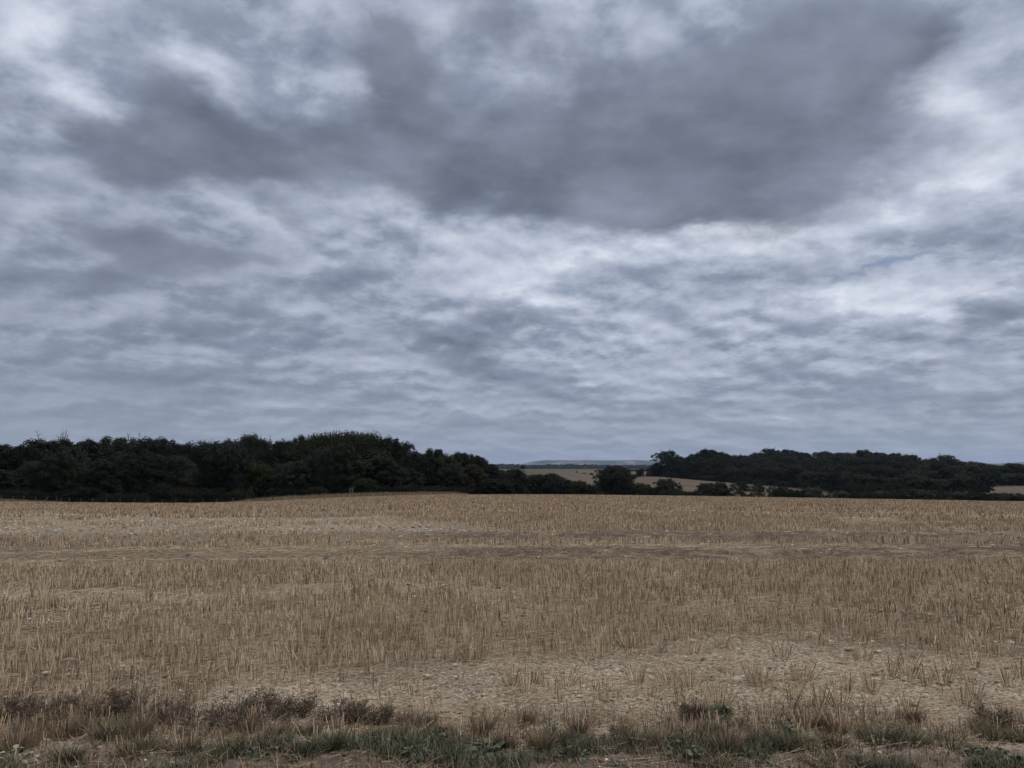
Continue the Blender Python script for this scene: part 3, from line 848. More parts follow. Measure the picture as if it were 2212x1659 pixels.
# rear rank that closes the gaps
for i, px in enumerate(np.arange(-90, 1060, 58)):
    sky_py = np.interp(px, [s[0] for s in SKYL], [s[1] for s in SKYL])
    key = ['round', 'tall', 'rough', 'grey'][i % 4]; r = 192 + (i * 7) % 9
    place_tree(key, px, r, height_for(px, r, sky_py + 12 + (i * 5) % 11), f'{LOOK[key]} in the back row of the left wood, {ORD[i]} from the left', 'tree',
               'back row of trees in the left-hand wood', width=84 * r / F)
# low shrubs at the foot of the wood
px = -40; i = 0
while px < 1050:
    key = 'bush2'; r = (144 if px < 880 else 152) + rr_.uniform(0, 6)
    top = rr_.choice([1028, 1040, 1050, 1062]) + rr_.uniform(-5, 5) - (5 if px > 700 else 0)
    place_tree(key, px, r, max(2.2, height_for(px, r, top)), f'{LOOK[key]} at the foot of the left wood, {ORD[i]} from the left', 'bush',
               'shrubs at the foot of the left-hand wood', width=rr_.uniform(46, 70) * r / F)
    px += rr_.uniform(40, 74); i += 1
x = place_tree('olive', 788, 132, 3.2, 'small yellow-green bush in the dry grass beside the double gatepost', 'bush', None, width=4.6)

# middle hedge and its trees (column, top row, width, kind, distance, label)
MID = [(1132, 1028, 40, 'bush2', 214, 'low dark bush where the left wood meets the hedge'),
       (1162, 1022, 76, 'round', 214, 'dark rounded tree in the hedge below the far stubble hill'),
       (1195, 1020, 60, 'wide', 220, 'grey-green spreading tree in the hedge, just left of the low scrub'),
       (1224, 1033, 52, 'grey', 218, 'grey-green tree in the hedge with a lower flat top'),
       (1251, 1036, 44, 'olive', 214, 'olive bushy tree in the hedge left of the big oak'),
       (1275, 1044, 44, 'bush2', 212, 'low dark bush tucked under the left side of the oak'),
       (1329, 1003, 84, 'oak', 222, 'big dark oak standing alone in the hedge gap'),
       (1352, 1030, 50, 'bush2', 218, 'dark bush against the right foot of the oak'),
       (1386, 1042, 44, 'olive', 216, 'olive bush in the hedge just right of the oak'),
       (1412, 1050, 44, 'bush2', 214, 'low dark bush between the olive bush and the rounded willow'),
       (1440, 1031, 56, 'bush', 214, 'rounded grey-green willow bush with a domed top'),
       (1452, 1054, 60, 'bush2', 208, 'low dark bush in front of the domed willow'),
       (1488, 1059, 44, 'bush2', 212, 'lowest dark bush in the hedge dip'),
       (1528, 1040, 50, 'bush', 212, 'grey-green bush left of the fan-shaped thicket'),
       (1554, 1039, 44, 'grey', 214, 'grey-green fan-shaped thicket in the right-hand hedge'),
       (1600, 1036, 48, 'sparse', 214, 'larger see-through small tree in the right-hand hedge'),
       (1638, 1040, 34, 'sparse', 216, 'smaller see-through small tree right of the larger one'),
       (1682, 1047, 50, 'bush2', 214, 'dark ragged bush under the lower tip of the far field'),
       (1718, 1054, 40, 'bush2', 212, 'low dark bush linking two larger ones in the hedge'),
       (1752, 1050, 56, 'bush', 214, 'broad grey-green bush before the right wood'),
       (1811, 1058, 44, 'bush', 212, 'rounded low bush between two small gaps of pale field')]
for (px, top, wpx, key, r, lab) in MID:
    place_tree(key, px, r, max(2.0, height_for(px, r, top)), lab, 'tree' if 'tree' in lab or 'oak' in lab else 'bush',
               'bushes and trees of the middle hedge', width=wpx * 1.1 * r / F, sink=.2)
# the low hedge that carries on to the right edge
px = 1850; i = 0
while px < 2250:
    top = np.interp(px, [1850, 1900, 1980, 2050, 2120, 2190, 2212, 2250], [1059, 1057, 1056, 1060, 1061, 1064, 1068, 1070]) + rr_.uniform(-2, 3)
    key = ['bush2', 'bush2', 'bush'][i % 3]; r = 206 + rr_.uniform(-4, 4)
    place_tree(key, px, r, max(2.2, height_for(px, r, top)), f'{LOOK[key]} in the hedge under the right wood, {ORD[i]} from the left', 'bush',
               'bushes of the hedge under the right-hand wood', width=rr_.uniform(40, 56) * r / F)
    px += rr_.uniform(24, 32); i += 1

# right-hand wood on its slope
def base_r(px): return float(np.interp(px, [1410, 1440, 1500, 1600, 1735, 1800, 1900, 2050, 2120], [472, 462, 460, 442, 402, 350, 315, 303, 310]))
SKR = [(1413, 985), (1440, 972), (1466, 984), (1484, 992), (1500, 979), (1531, 969), (1560, 976), (1579, 987), (1600, 981), (1640, 977), (1665, 968), (1702, 971), (1730, 976),
       (1782, 975), (1830, 976), (1870, 971.5), (1900, 976), (1935, 977), (1969, 983), (1985, 992), (2015, 991), (2043, 982), (2062, 988), (2076, 998), (2100, 996), (2130, 1006)]
def sky_r(px): return float(np.interp(px, [a for a, b in SKR], [b for a, b in SKR]))
RIGHT = [(1440, 972, 52, 'airy', 462), (1468, 984, 36, 'round', 466), (1500, 979, 40, 'grey', 470), (1531, 969, 62, 'round', 474), (1558, 976, 44, 'tall', 476), (1600, 981, 52, 'grey', 474), (1637, 977, 50, 'rough', 505),
         (1667, 967, 40, 'airy', 540), (1702, 970, 44, 'rough', 560), (1738, 976, 40, 'round', 560), (1782, 974, 44, 'rough', 560), (1826, 976, 52, 'wide', 560), (1869, 970.5, 40, 'rough', 560),
         (1902, 976, 44, 'round', 560), (1935, 977, 36, 'grey', 555), (1965, 981, 40, 'rough', 550), (2010, 991, 52, 'brown', 530), (2044, 981, 38, 'airy', 520), (2078, 996, 46, 'rough', 500), (2106, 995, 52, 'grey', 480), (2137, 1004, 40, 'rough', 470)]
for i, (px, top, wpx, key, r) in enumerate(RIGHT):
    place_tree(key, px, r, height_for(px, r, top), f'{LOOK[key]} on the right wood skyline, {ORD[i]} from the left', 'tree',
               'trees on the skyline of the right-hand wood', width=wpx * 1.28 * r / F)
rowname = ['front row', 'second row', 'third row', 'fourth row']
rk = ['grey', 'round', 'wide', 'olive', 'rough', 'grey', 'brown', 'tall', 'wide', 'round', 'grey']
q = 0
for row in range(4):
    px = 1424 + row * 45; i = 0
    xmax = [2135, 2125, 2110, 2090][row]
    while px < xmax:
        rb = base_r(px); rs_ = float(np.interp(px, [1440, 1600, 1700, 1950, 2100], [462, 480, 560, 550, 480]))
        r = rb + (rs_ - rb) * (row * .27) + rr_.uniform(-4, 4) + (3 if row == 0 else 0)
        top0 = sky_r(px); bot = 1012 + (1 - row / 4) * (float(np.interp(px, [1410, 1600, 1735, 1900, 2100], [0, 4, 16, 30, 36])))
        top = top0 + (bot - top0) * [.72, .50, .30, .14][row] + rr_.uniform(-4, 5)
        h = height_for(px, r, top); h = min(max(h, 6.5), 18)
        key = rk[q % len(rk)]; q += 1
        place_tree(key, px, r, h, f'{LOOK[key]} in the right wood {rowname[row]}, {ORD[i]} from the left', 'tree',
                   f'{rowname[row]} of trees in the right-hand wood', width=rr_.uniform(38, 56) * r / F)
        px += rr_.uniform(27, 38); i += 1
# shrubs that skirt the right wood
for i, px in enumerate(np.arange(1424, 2110, 27)):
    r = base_r(px) - 7
    place_tree('bush2', px, r, rr_.uniform(3.2, 5.2), f'low dark bush skirting the right wood, {ORD[i]} from the left', 'bush',
               'shrubs skirting the right-hand wood', width=rr_.uniform(26, 36) * r / F)
# a further wood at the right edge
for i, (px, top, wpx, key) in enumerate([(2120, 1014, 40, 'rough'), (2146, 1003, 42, 'rough'), (2168, 1006, 36, 'round'), (2190, 999.5, 48, 'rough'), (2216, 1005, 44, 'round'), (2250, 1003, 60, 'rough'),
                                         (2135, 1024, 44, 'grey'), (2168, 1022, 44, 'brown'), (2200, 1021, 44, 'grey'), (2240, 1022, 50, 'round')]):
    r = 520 if i < 6 else 492
    place_tree(key, px, r, height_for(px, r, top), f'{LOOK[key]} in the {"back" if i < 6 else "front"} of the far right-edge wood, {ORD[i if i < 6 else i - 6]} from left', 'tree',
               'trees of the far wood at the right edge', width=wpx * 1.2 * r / F)
for i, (px, r) in enumerate([(1262, 690), (1278, 655), (1246, 725), (1368, 461), (1374, 460), (1412, 459), (1399, 460)]):
    place_tree('bush2', px, r, rr_.uniform(1.2, 2.2), f'tiny scrub bush on the grassy field bank, {ORD[i]} nearest to the oak' if i > 2 else f'tiny scrub bush on the green streak of the far hill, {ORD[i]} of three',
               'bush', 'tiny scrub bushes on the far banks', width=rr_.uniform(2.2, 4))
# lone trees out in the fields
for (px, r, h, w, key, lab) in [(1383, 455, 5.2, 5.4, 'bush2', 'small round tree alone beside the pale field right of the oak'),
                                (1405, 458, 1.8, 3.2, 'bush2', 'tiny bush on the grassy bank right of the small round tree'),
                                (1129, 845, 5.2, 7.0, 'bush2', 'small lone tree on top of the far stubble hill'),
                                (1418, 460, 8.0, 8.0, 'rough', 'dark tree at the left end of the right wood, beside the bank')]:
    place_tree(key, px, r, h, lab, 'tree' if 'tree' in lab else 'bush', None, width=w)
for i, (px, w, top) in enumerate([(1362, 17, 1013.5), (1371.5, 12, 1014), (1388, 13, 1012), (1398, 16, 1013)]):
    r = 1250
    place_tree('round', px, r, height_for(px, r, top), f'hazy round tree on the skyline of the plain beyond the oak, {ORD[i]} from the left', 'tree',
               'hazy round trees beyond the oak', width=w * r / F)

# ------------------------------------------------------------------ far downs, far woodland, haze
M_DOWN, n_, b_ = material('chalk_down', .95, .05)
p_ = nd(n_.nt, 'ShaderNodeNewGeometry').outputs['Position']
f1 = n_.noise(n_.vm('MULTIPLY', p_, (.0016, .0022, .012)), 1, 4, .55)
n_.put(b_.inputs['Base Color'], n_.mix(n_.mr(n_.noise(n_.vm('MULTIPLY', p_, (.004, .004, .02)), 1, 5, .6), .4, .6), n_.ramp(f1, [(.40, (.010, .012, .016)), (.47, (.026, .028, .028)), (.54, (.19, .17, .145))]), (.03, .04, .032, 1)))
def build_downs():
    """the long flat-topped down on the horizon and a lower one left of it"""
    def ridge(name, r0, prof, depth, lab=None):
        pxs = np.linspace(prof[0][0], prof[-1][0], 260)
        tops = hermite([p[0] for p in prof], np.array([p[1] for p in prof], float), pxs)
        a = ray(pxs, tops)[0]; ht = EYE + r0 * np.tan(ray(pxs, tops)[1])
        ht = ht + (fbm(pxs * .11, pxs * 0, 5, 4) - .5) * r0 * .0007
        rows = np.linspace(-1, 1.2, 34); V = []
        for t in rows:
            rr = r0 + t * depth
            f = np.cos(np.clip(t, -1, 1) * math.pi / 2) ** 1.3 if t < 0 else np.full_like(ht, 1 - .2 * t)
            spur = 1 + .10 * np.sin(pxs * .09) * np.sin(max(0, -t) * 3)
            V.append(np.stack([rr * np.sin(a), rr * np.cos(a), -25 + (ht + 25) * f * np.clip(spur, 0, 1.08 if t < -.1 else 1)], 1))
        V = np.concatenate(V); m = len(pxs); i, j = np.meshgrid(np.arange(len(rows) - 1), np.arange(m - 1), indexing='ij'); q = i * m + j
        tag(mesh_obj(name, V, np.stack([q, q + 1, q + m + 1, q + m], -1).reshape(-1, 4), M_DOWN, smooth=True), kind='structure')
    ridge('hills', 12000, [(700, 1002), (900, 1001), (1080, 1002.5), (1130, 1002), (1150, 997.5), (1165, 995), (1200, 994.5), (1260, 994.0), (1300, 994.6), (1360, 994), (1410, 995), (1450, 996.5),
                          (1550, 998), (1900, 1003), (2150, 1001), (2212, 998), (2400, 996)], 1400)
build_downs()

M_FAR_LEAF = M_LEAF
def far_wood(name, specs, seed, lab, leaf):
    """a distant wood as one mass of leaf clumps: (px0, px1, r, top row offset, count)"""
    rg = np.random.default_rng(seed); g = Geo()
    for (p0, p1, r0, r1, hh, n) in specs:
        for _ in range(n):
            px = rg.uniform(p0, p1); r = rg.uniform(r0, r1)
            a = float(ray(px, 1010)[0]); x, y = r * math.sin(a), r * math.cos(a); z = float(ground_z(x, y)[0])
            h = hh * rg.uniform(.7, 1.15); w = h * rg.uniform(.4, .75)
            m = 60
            d = rg.normal(0, 1, (m, 3)); d[:, 2] = np.abs(d[:, 2]); d /= np.linalg.norm(d, axis=1)[:, None]
            P_ = np.array([x, y, z]) + d * np.array([w, w, h]) * rg.uniform(.7, 1.05, (m, 1))
            nrm = d + rg.normal(0, .5, (m, 3)); nrm /= np.linalg.norm(nrm, axis=1)[:, None]
            a_ = np.cross(nrm, rg.normal(0, 1, (m, 3))); a_ /= np.linalg.norm(a_, axis=1)[:, None]; b_ = np.cross(nrm, a_)
            s = h * leaf * rg.uniform(.6, 1.2, (m, 1))
            g.add(np.stack([P_ - a_ * s, P_ - b_ * s, P_ + a_ * s, P_ + b_ * s], 1).reshape(-1, 3), np.arange(m * 4).reshape(-1, 4))
    tag(g.obj(name, M_FAR_LEAF), lab, 'woodland', kind='stuff')
far_wood('far_woodland', [(1040, 1460, 2900, 3200, 14, 560), (1060, 1120, 3400, 3800, 21, 90), (1180, 1290, 3400, 3700, 20, 140)], 3,
         'dark hazy belt of woodland on the plain below the downs', .16)
far_wood('plain_woodland', [(1060, 1450, 5000, 6300, 22, 420)], 4, 'blue hazy woods scattered over the distant plain', .18)

M_HAZE = bpy.data.materials.new('haze'); M_HAZE.use_nodes = True
t_ = M_HAZE.node_tree; t_.nodes.clear()
pv = nd(t_, 'ShaderNodeVolumePrincipled'); mo = nd(t_, 'ShaderNodeOutputMaterial')
pv.inputs['Color'].default_value = (.54, .70, 1.0, 1); pv.inputs['Density'].default_value = 0.000042
pv.inputs['Anisotropy'].default_value = 0.2
t_.links.new(pv.outputs[0], mo.inputs['Volume'])
M_HAZE.cycles.homogeneous_volume = True
def haze():
    s, z0, z1 = 16500, -80, 220
    V = np.array([(sx * s, sy * s, z) for z in (z0, z1) for sx, sy in ((-1, -1), (1, -1), (1, 1), (-1, 1))], float)
    Fc = np.array([[0, 3, 2, 1], [4, 5, 6, 7], [0, 1, 5, 4], [1, 2, 6, 5], [2, 3, 7, 6], [3, 0, 4, 7]])
    o = mesh_obj('haze', V, Fc, M_HAZE)
    tag(o, 'thin blue air between the photographer and the downs', 'haze', kind='stuff')
haze()

# ------------------------------------------------------------------ post and wire fence by the left wood
M_POST, n_, b_ = material('weathered_post')
n_.put(b_.inputs['Base Color'], n_.ramp(n_.noise(nd(n_.nt, 'ShaderNodeTexCoord').outputs['Object'], 9, 5), [(.3, (.08, .074, .066)), (.7, (.17, .158, .14))]))
M_WIRE, n_, b_ = material('fence_wire', .5, .5); b_.inputs['Base Color'].default_value = (.05, .05, .05, 1)
def fence():
    posts = [(-24, 1074), (5, 1073.5), (31, 1074), (54, 1076.5), (80, 1077), (104, 1079), (125, 1081), (134, 1079), (152, 1081.5), (177, 1083), (203, 1083), (232, 1084), (262, 1084.5), (292, 1084.5),
             (322, 1085), (352, 1084.5), (382, 1084.5), (412, 1084), (440, 1083.5), (470, 1083), (504, 1082.5), (535, 1080.5), (569, 1077.5), (600, 1075.5), (636, 1073), (664, 1071), (696, 1068.5), (730, 1066.3)]
    r0 = 122; x0, y0, z0 = at(posts[0][0], r0)
    root = empty('wire_fence', (x0, y0, z0)); tops = []
    tag(root, 'post and wire fence between the stubble and the left wood', 'fence')
    for i, (px, top) in enumerate(posts):
        r = np.interp(px, [0, 500, 760], [122, 126, 128])
        x, y, z = at(px, r); h = min(1.55, max(.95, height_for(px, r, top)))
        g = Geo(); w = .038 + .006 * (i % 3)
        tube(g, [(x - x0, y - y0, z - z0 - .4), (x - x0 + .01, y - y0, z - z0 + h * .5), (x - x0 + .03 * math.sin(i * 3), y - y0, z - z0 + h)], [w, w * .95, w * .9], 7)
        g.obj('post', M_POST, root); tops.append((x - x0, y - y0, z - z0, h))
    g = Geo()
    for f in (.35, .62, .92):
        P_ = []
        for (a, b) in zip(tops[:-1], tops[1:]):
            for t in (0, .5): P_.append([a[k] + (b[k] - a[k]) * t for k in (0, 1)] + [a[2] + a[3] * f + (b[2] + b[3] * f - a[2] - a[3] * f) * t - (.03 if t else 0)])
        P_.append([tops[-1][0], tops[-1][1], tops[-1][2] + tops[-1][3] * f])
        tube(g, P_, .004, 3)
    g.obj('wire', M_WIRE, root)
    # the strutted pair at the corner
    x, y, z = at(759, 126.5)
    gp = empty('gatepost', (x, y, z))
    tag(gp, 'pair of thick wooden posts with a low rail at the fence corner', 'gatepost')
    for dx_ in (-.18, .22):
        g = Geo(); tube(g, [(dx_, 0, -.4), (dx_, 0, .8), (dx_, 0, 1.45)], [.11, .105, .10], 8); g.obj('post', M_POST, gp)
    g = Geo(); tube(g, [(.22, 0, 1.36), (-.18, 0, 1.38)], [.05, .05], 6); g.obj('cross_bar', M_POST, gp)
    g = Geo(); tube(g, [(-.2, 0, .34), (-2.0, .05, .36), (-4.2, .1, .33)], [.05, .05, .045], 6); g.obj('rail', M_POST, gp)
fence()

# dry grass along the fence
M_DRY = island_mat('dry_grass', [(.15, .115, .075), (.26, .20, .135), (.36, .29, .20)])
def fence_grass():
    g = Geo()
    n = 26000
    px = RNG.uniform(-60, 1010, n)
    rin = np.interp(px, [-60, 0, 500, 640, 800, 960, 1010], [115, 115, 120, 114, 107, 121, 140]); r = rin + RNG.uniform(0, 1, n) * np.interp(px, [0, 400, 640, 900, 1010], [16, 10, 22, 26, 14])
    a = ray(px, np.full(n, 1075.0))[0]; x, y = r * np.sin(a), r * np.cos(a); z = ground_z(x, y)
    hh = .42 + .5 * fbm(x * .3, y * .3, 77, 3)
    hh = hh * np.interp(px, [0, 110, 200, 470, 560, 1010], [.75, .6, .35, .4, 1, .8])
    blades(g, np.stack([x, y, z - .03], 1), hh * RNG.uniform(.6, 1.2, n), .05 * RNG.uniform(.6, 1.4, n), RNG.uniform(0, 6.28, n), np.abs(RNG.normal(0, .2, n)), .25, 2, face=RNG.normal(0, .6, n))
    tag(g.obj('dry_grass', M_DRY), 'strip of tall dry grass along the foot of the left wood', 'grass', kind='stuff')
fence_grass()

# ------------------------------------------------------------------ single tufts of stubble on the bare headland
def px_name(px):
    for lim, t in ((320, 'at the far left'), (700, 'in the left third'), (1000, 'left of centre'), (1250, 'near the centre'), (1550, 'right of centre'), (1850, 'in the right third'), (3000, 'near the right edge')):
        if px < lim: return t
TUFTS = [(1690, 1421), (1734, 1469), (1861, 1426), (1961, 1434), (1926, 1459), (1959, 1464), (1999, 1479), (2034, 1469), (2061, 1454), (2106, 1441),
         (2106, 1504), (1831, 1491), (1886, 1496), (1711, 1509), (1769, 1529), (1814, 1524), (1966, 1544), (2079, 1521), (2204, 1461), (2179, 1479),
         (1741, 1571), (1781, 1571), (1819, 1584), (1211, 1411), (1301, 1416), (1496, 1411), (1628, 1474), (1646, 1479), (1138, 1499), (1221, 1479),
         (1453, 1484), (1491, 1486), (1551, 1526), (1376, 1476), (1246, 1589), (708, 1434), (665, 1434), (770, 1436), (823, 1431), (883, 1419), (975, 1424), (1015, 1424),
         (1497, 1545), (1107, 1478), (600, 1430), (1560, 1398), (1420, 1408), (1360, 1398)]
TUFTS.sort()
for i, (px, py) in enumerate(TUFTS):
    x, y, z = near_at(px, py)
    rg = np.random.default_rng(300 + i)
    big = (i * 37 % 10) / 10
    n = int(26 + 22 * big); Rr = .035 + .035 * big
    yaw = rg.uniform(0, 6.28, n); off = Rr * np.sqrt(rg.uniform(0, 1, n))
    g = Geo(); root = empty('stubble_tuft', (x, y, z))
    base = np.stack([np.cos(yaw) * off, np.sin(yaw) * off, np.full(n, -.012)], 1)
    k = int(n * .75)
    blades(g, base[:k], rg.uniform(.09, .19, k), .0052, yaw[:k], off[:k] * 7 + np.abs(rg.normal(0, .10, k)), np.full(k, .1), 1, True)
    g.obj('stalks', M_STUB, root)
    g = Geo(); q_ = n - k
    blades(g, base[k:], rg.uniform(.06, .15, q_), .006, yaw[k:], rg.uniform(.7, 1.35, q_), np.full(q_, .5), 3, face=None)
    g.obj('withered_leaves', M_DRY, root)
    tag(root, f'{["small", "middling", "large"][int(big * 2.9)]} straw tuft on the headland {px_name(px)}, {ORD[i]} from the left', 'stubble tuft', 'lone stubble tufts on the bare headland')

# ------------------------------------------------------------------ larger stones
STONES = [(739, 1511, 46), (982, 1439, 26), (919, 1461, 26), (97, 1455, 26), (185, 1590, 18), (200, 1463, 20), (550, 1402, 18), (1110, 1292, 18), (858, 1335, 16), (1496, 1386, 26),
          (1759, 1371, 18), (1795, 1388, 22), (1497, 1395, 16), (2186, 1390, 24), (1837, 1403, 24), (1593, 1471, 36), (1113, 1458, 20), (1351, 1571, 30), (1297, 1578, 22), (1433, 1429, 20),
          (1556, 1423, 20), (1893, 1470, 26), (1899, 1409, 20), (1849, 1506, 24), (1468, 1566, 12), (2150, 1388, 16), (1710, 1392, 16), (1660, 1388, 20), (1400, 1452, 24), (660, 1493, 18), (1240, 1440, 18), (1950, 1396, 16)]
STONES.sort()
for i, (px, py, w) in enumerate(STONES):
    x, y, z = near_at(px, py); r = math.hypot(x, y); s = w * r / F * .5
    rg = np.random.default_rng(900 + i)
    me_g = Geo(); nu, nv = 10, 7
    th = np.arange(nu) / nu * 2 * math.pi; V = [[0, 0, -1.0]]
    for a in np.linspace(-1.2, 1.2, nv - 2):
        for t in th: V.append([math.cos(a) * math.cos(t), math.cos(a) * math.sin(t), math.sin(a)])
    V.append([0, 0, 1.0]); V = np.array(V)
    V *= 1 + .28 * (rg.uniform(0, 1, (len(V), 1)) - .5)
    for _ in range(4):                                     # broken faces of the flint
        nrm = rg.normal(0, 1, 3); nrm[2] = abs(nrm[2]) * .6; nrm /= np.linalg.norm(nrm); d = V @ nrm; c = rg.uniform(.45, .75)
        V -= np.clip(d - c, 0, None)[:, None] * nrm
    s *= .8; V = V * np.array([s, s * rg.uniform(.5, .9), s * rg.uniform(.28, .45)]); t = rg.uniform(-.5, .5)
    V = np.stack([V[:, 0] * math.cos(t) - V[:, 1] * math.sin(t), V[:, 0] * math.sin(t) + V[:, 1] * math.cos(t), V[:, 2] + s * .15], 1)
    rings = nv - 2; tri = [[0, 1 + (q + 1) % nu, 1 + q] for q in range(nu)] + [[len(V) - 1, 1 + (rings - 1) * nu + q, 1 + (rings - 1) * nu + (q + 1) % nu] for q in range(nu)]
    qd = [[1 + a * nu + q, 1 + a * nu + (q + 1) % nu, 1 + (a + 1) * nu + (q + 1) % nu, 1 + (a + 1) * nu + q] for a in range(rings - 1) for q in range(nu)]
    o = mesh_obj('flint_stone', V, [np.array(tri), np.array(qd)], None or M_CHALK)
    o.location = (x, y, z)
    tag(o, f'{"large" if w > 25 else "small"} pale flint stone on the soil {px_name(px)}, {ORD[i]} from the left', 'stone', 'larger flint stones on the soil')

# ------------------------------------------------------------------ the grassy margin
M_GRASS = island_mat('margin_grass', [(.042, .05, .032), (.070, .082, .05), (.11, .118, .078), (.19, .17, .125)])
M_GRASSD = island_mat('dull_green_grass', [(.055, .06, .038), (.095, .095, .062), (.15, .132, .09), (.23, .19, .135)])
M_BROWN = island_mat('brown_grass', [(.085, .060, .041), (.16, .118, .08), (.24, .182, .128), (.33, .26, .185)])
M_WEED = island_mat('dried_weed', [(.055, .042, .032), (.09, .07, .053), (.15, .118, .088)])
M_LEAFY = island_mat('weed_leaf', [(.035, .050, .028), (.055, .072, .042), (.085, .10, .062)], rough=.6, spec=.25)
M_PALE = island_mat('pale_leaf', [(.16, .17, .13), (.25, .26, .20), (.34, .34, .27)])
def margin_px(px):
    """photo rows between which the green lies at this column"""
    return np.interp(px, [-300, 0, 240, 420, 560, 700, 800, 960, 1130, 1250, 1400, 1600, 1700, 1900, 2212, 2600], [1590, 1592, 1590, 1606, 1606, 1600, 1595, 1590, 1592, 1590, 1603, 1592, 1566, 1580, 1570, 1570])
def margin_grass():
    g = Geo(); n = 150000
    x, y = wedge(3.4, 4.95, n, 50)
    q = 1010 + 2557 / y; u = 1106 + 1598 * x / y
    # exact photo row of the point, as the camera is pitched
    e = np.arctan2(-EYE, np.hypot(x, y))
    cov = fbm(x * 1.4, y * 2.2, 51, 3); cov2 = fbm(x * 5, y * 6, 53, 2)
    row = 829.5 - F * np.tan(np.arctan2(-EYE, y) - PITCH)
    m0 = margin_px(u)
    p = sst(row + (cov2 - .5) * 46, m0 - 8, m0 + 16)
    bare = np.zeros(n)
    for (bx, by, rx, ry) in ((640, 1668, 240, 40), (880, 1662, 60, 14), (1330, 1662, 240, 34), (1540, 1652, 50, 20), (1950, 1632, 50, 26), (1990, 1655, 60, 24), (1690, 1637, 60, 18), (2150, 1597, 40, 9), (1120, 1600, 30, 12), (2210, 1650, 30, 14), (1890, 1610, 60, 7), (760, 1560, 60, 8)):
        bare = np.maximum(bare, np.exp(-(((u - bx) / rx) ** 2 + ((row - by) / ry) ** 2) * 1.2))
    p = p * (1 - sst(bare + (cov2 - .5) * .6, .22, .5)) * (.12 + .88 * sst(cov + .5 * (cov2 - .5) + .10 * sst(u, 620, 480), .34, .50))
    k = RNG.uniform(0, 1, n) < p; x, y, cov, cov2 = x[k], y[k], cov[k], cov2[k]; n = len(x)
    h = .022 + .055 * sst(cov, .42, .72)
    blades(g, np.stack([x, y, gz(x, y) - .004], 1), h * RNG.uniform(.5, 1.3, n), .0042 * RNG.uniform(.6, 1.5, n), RNG.uniform(0, 6.28, n), np.abs(RNG.normal(.15, .35, n)), RNG.uniform(.2, 1.2, n), 3)
    tag(g.obj('grass', M_GRASS), 'short green grass of the track verge in front of the stubble', 'grass', kind='stuff')
    # scorched thin grass over the verge and its upper edge
    g = Geo(); n = 120000
    x, y = wedge(3.5, 6.0, n, 50); u = 1106 + 1598 * x / y; row = 829.5 - F * np.tan(np.arctan2(-EYE, y) - PITCH)
    cov = fbm(x * 2.1, y * 3, 57, 3)
    p = sst(row, margin_px(u) - 75, margin_px(u) - 10) * sst(cov, .36, .56) * (.7 - .42 * sst(row, margin_px(u), margin_px(u) + 25))
    k = RNG.uniform(0, 1, n) < p; x, y = x[k], y[k]; n = len(x)
    blades(g, np.stack([x, y, gz(x, y) - .004], 1), RNG.uniform(.03, .13, n), .0038 * RNG.uniform(.6, 1.4, n), RNG.uniform(0, 6.28, n), np.abs(RNG.normal(.2, .4, n)), RNG.uniform(.1, .9, n), 3)
    tag(g.obj('brown_grass', M_BROWN), 'thin scorched brown grass between the verge and the stubble', 'grass', kind='stuff')
margin_grass()

# tussocks: (column, row, width, height, kind)
TUS = [(150, 1589, 84, 58, 'b'), (237, 1594, 70, 66, 'g'), (295, 1592, 60, 70, 'b'), (35, 1618, 110, 60, 'd'), (142, 1641, 70, 48, 'g'), (300, 1624, 130, 50, 'm'), (60, 1574, 50, 34, 'g'),
       (395, 1620, 110, 46, 'm'), (505, 1616, 130, 52, 'm'), (655, 1626, 64, 50, 'g'), (718, 1614, 60, 52, 'm'), (668, 1584, 70, 46, 'b'), (600, 1588, 60, 40, 'b'), (540, 1580, 60, 36, 'b'), (806, 1598, 56, 46, 'g'),
       (918, 1568, 60, 56, 'w'), (955, 1590, 66, 56, 'b'), (875, 1562, 46, 52, 'b'), (1042, 1586, 40, 58, 'b'), (850, 1596, 60, 40, 'b'), (1090, 1612, 60, 48, 'b'), (1168, 1618, 60, 60, 'b'), (1215, 1606, 60, 54, 'm'), (1251, 1584, 50, 56, 'w'), (1135, 1562, 50, 50, 'b'),
       (1375, 1606, 90, 62, 'm'), (1428, 1612, 80, 60, 'b'), (1340, 1588, 50, 50, 'b'), (1570, 1622, 80, 58, 'b'), (1530, 1590, 60, 50, 'm'), (1508, 1650, 70, 38, 'g'), (1560, 1655, 60, 30, 'g'), (1640, 1600, 60, 44, 'm'),
       (1700, 1614, 80, 56, 'm'), (1794, 1607, 90, 54, 'm'), (1770, 1575, 40, 44, 'w'), (1808, 1586, 50, 46, 'b'), (1900, 1600, 120, 46, 'g'), (1965, 1604, 90, 40, 'g'), (2050, 1608, 90, 34, 'g'), (2150, 1592, 80, 40, 'g'),
       (2205, 1600, 60, 46, 'g'), (2110, 1630, 80, 30, 'g'), (1870, 1650, 120, 36, 'g'), (1760, 1648, 90, 30, 'm'), (2190, 1650, 90, 36, 'g'), (1976, 1560, 40, 36, 'w'), (2120, 1572, 50, 34, 'b'), (10, 1650, 60, 30, 'g'), (450, 1642, 110, 34, 'g')]
TUS.sort()
TK = {'b': (M_BROWN, 'brown grass', 'dry_tussock'), 'g': (M_GRASS, 'green grass', 'grass_tussock'), 'm': (M_GRASSD, 'half-green grass', 'grass_tussock'), 'd': (M_DRY, 'straw-coloured grass', 'dry_tussock'), 'w': (M_WEED, 'dark brown rushy grass', 'dry_tussock')}
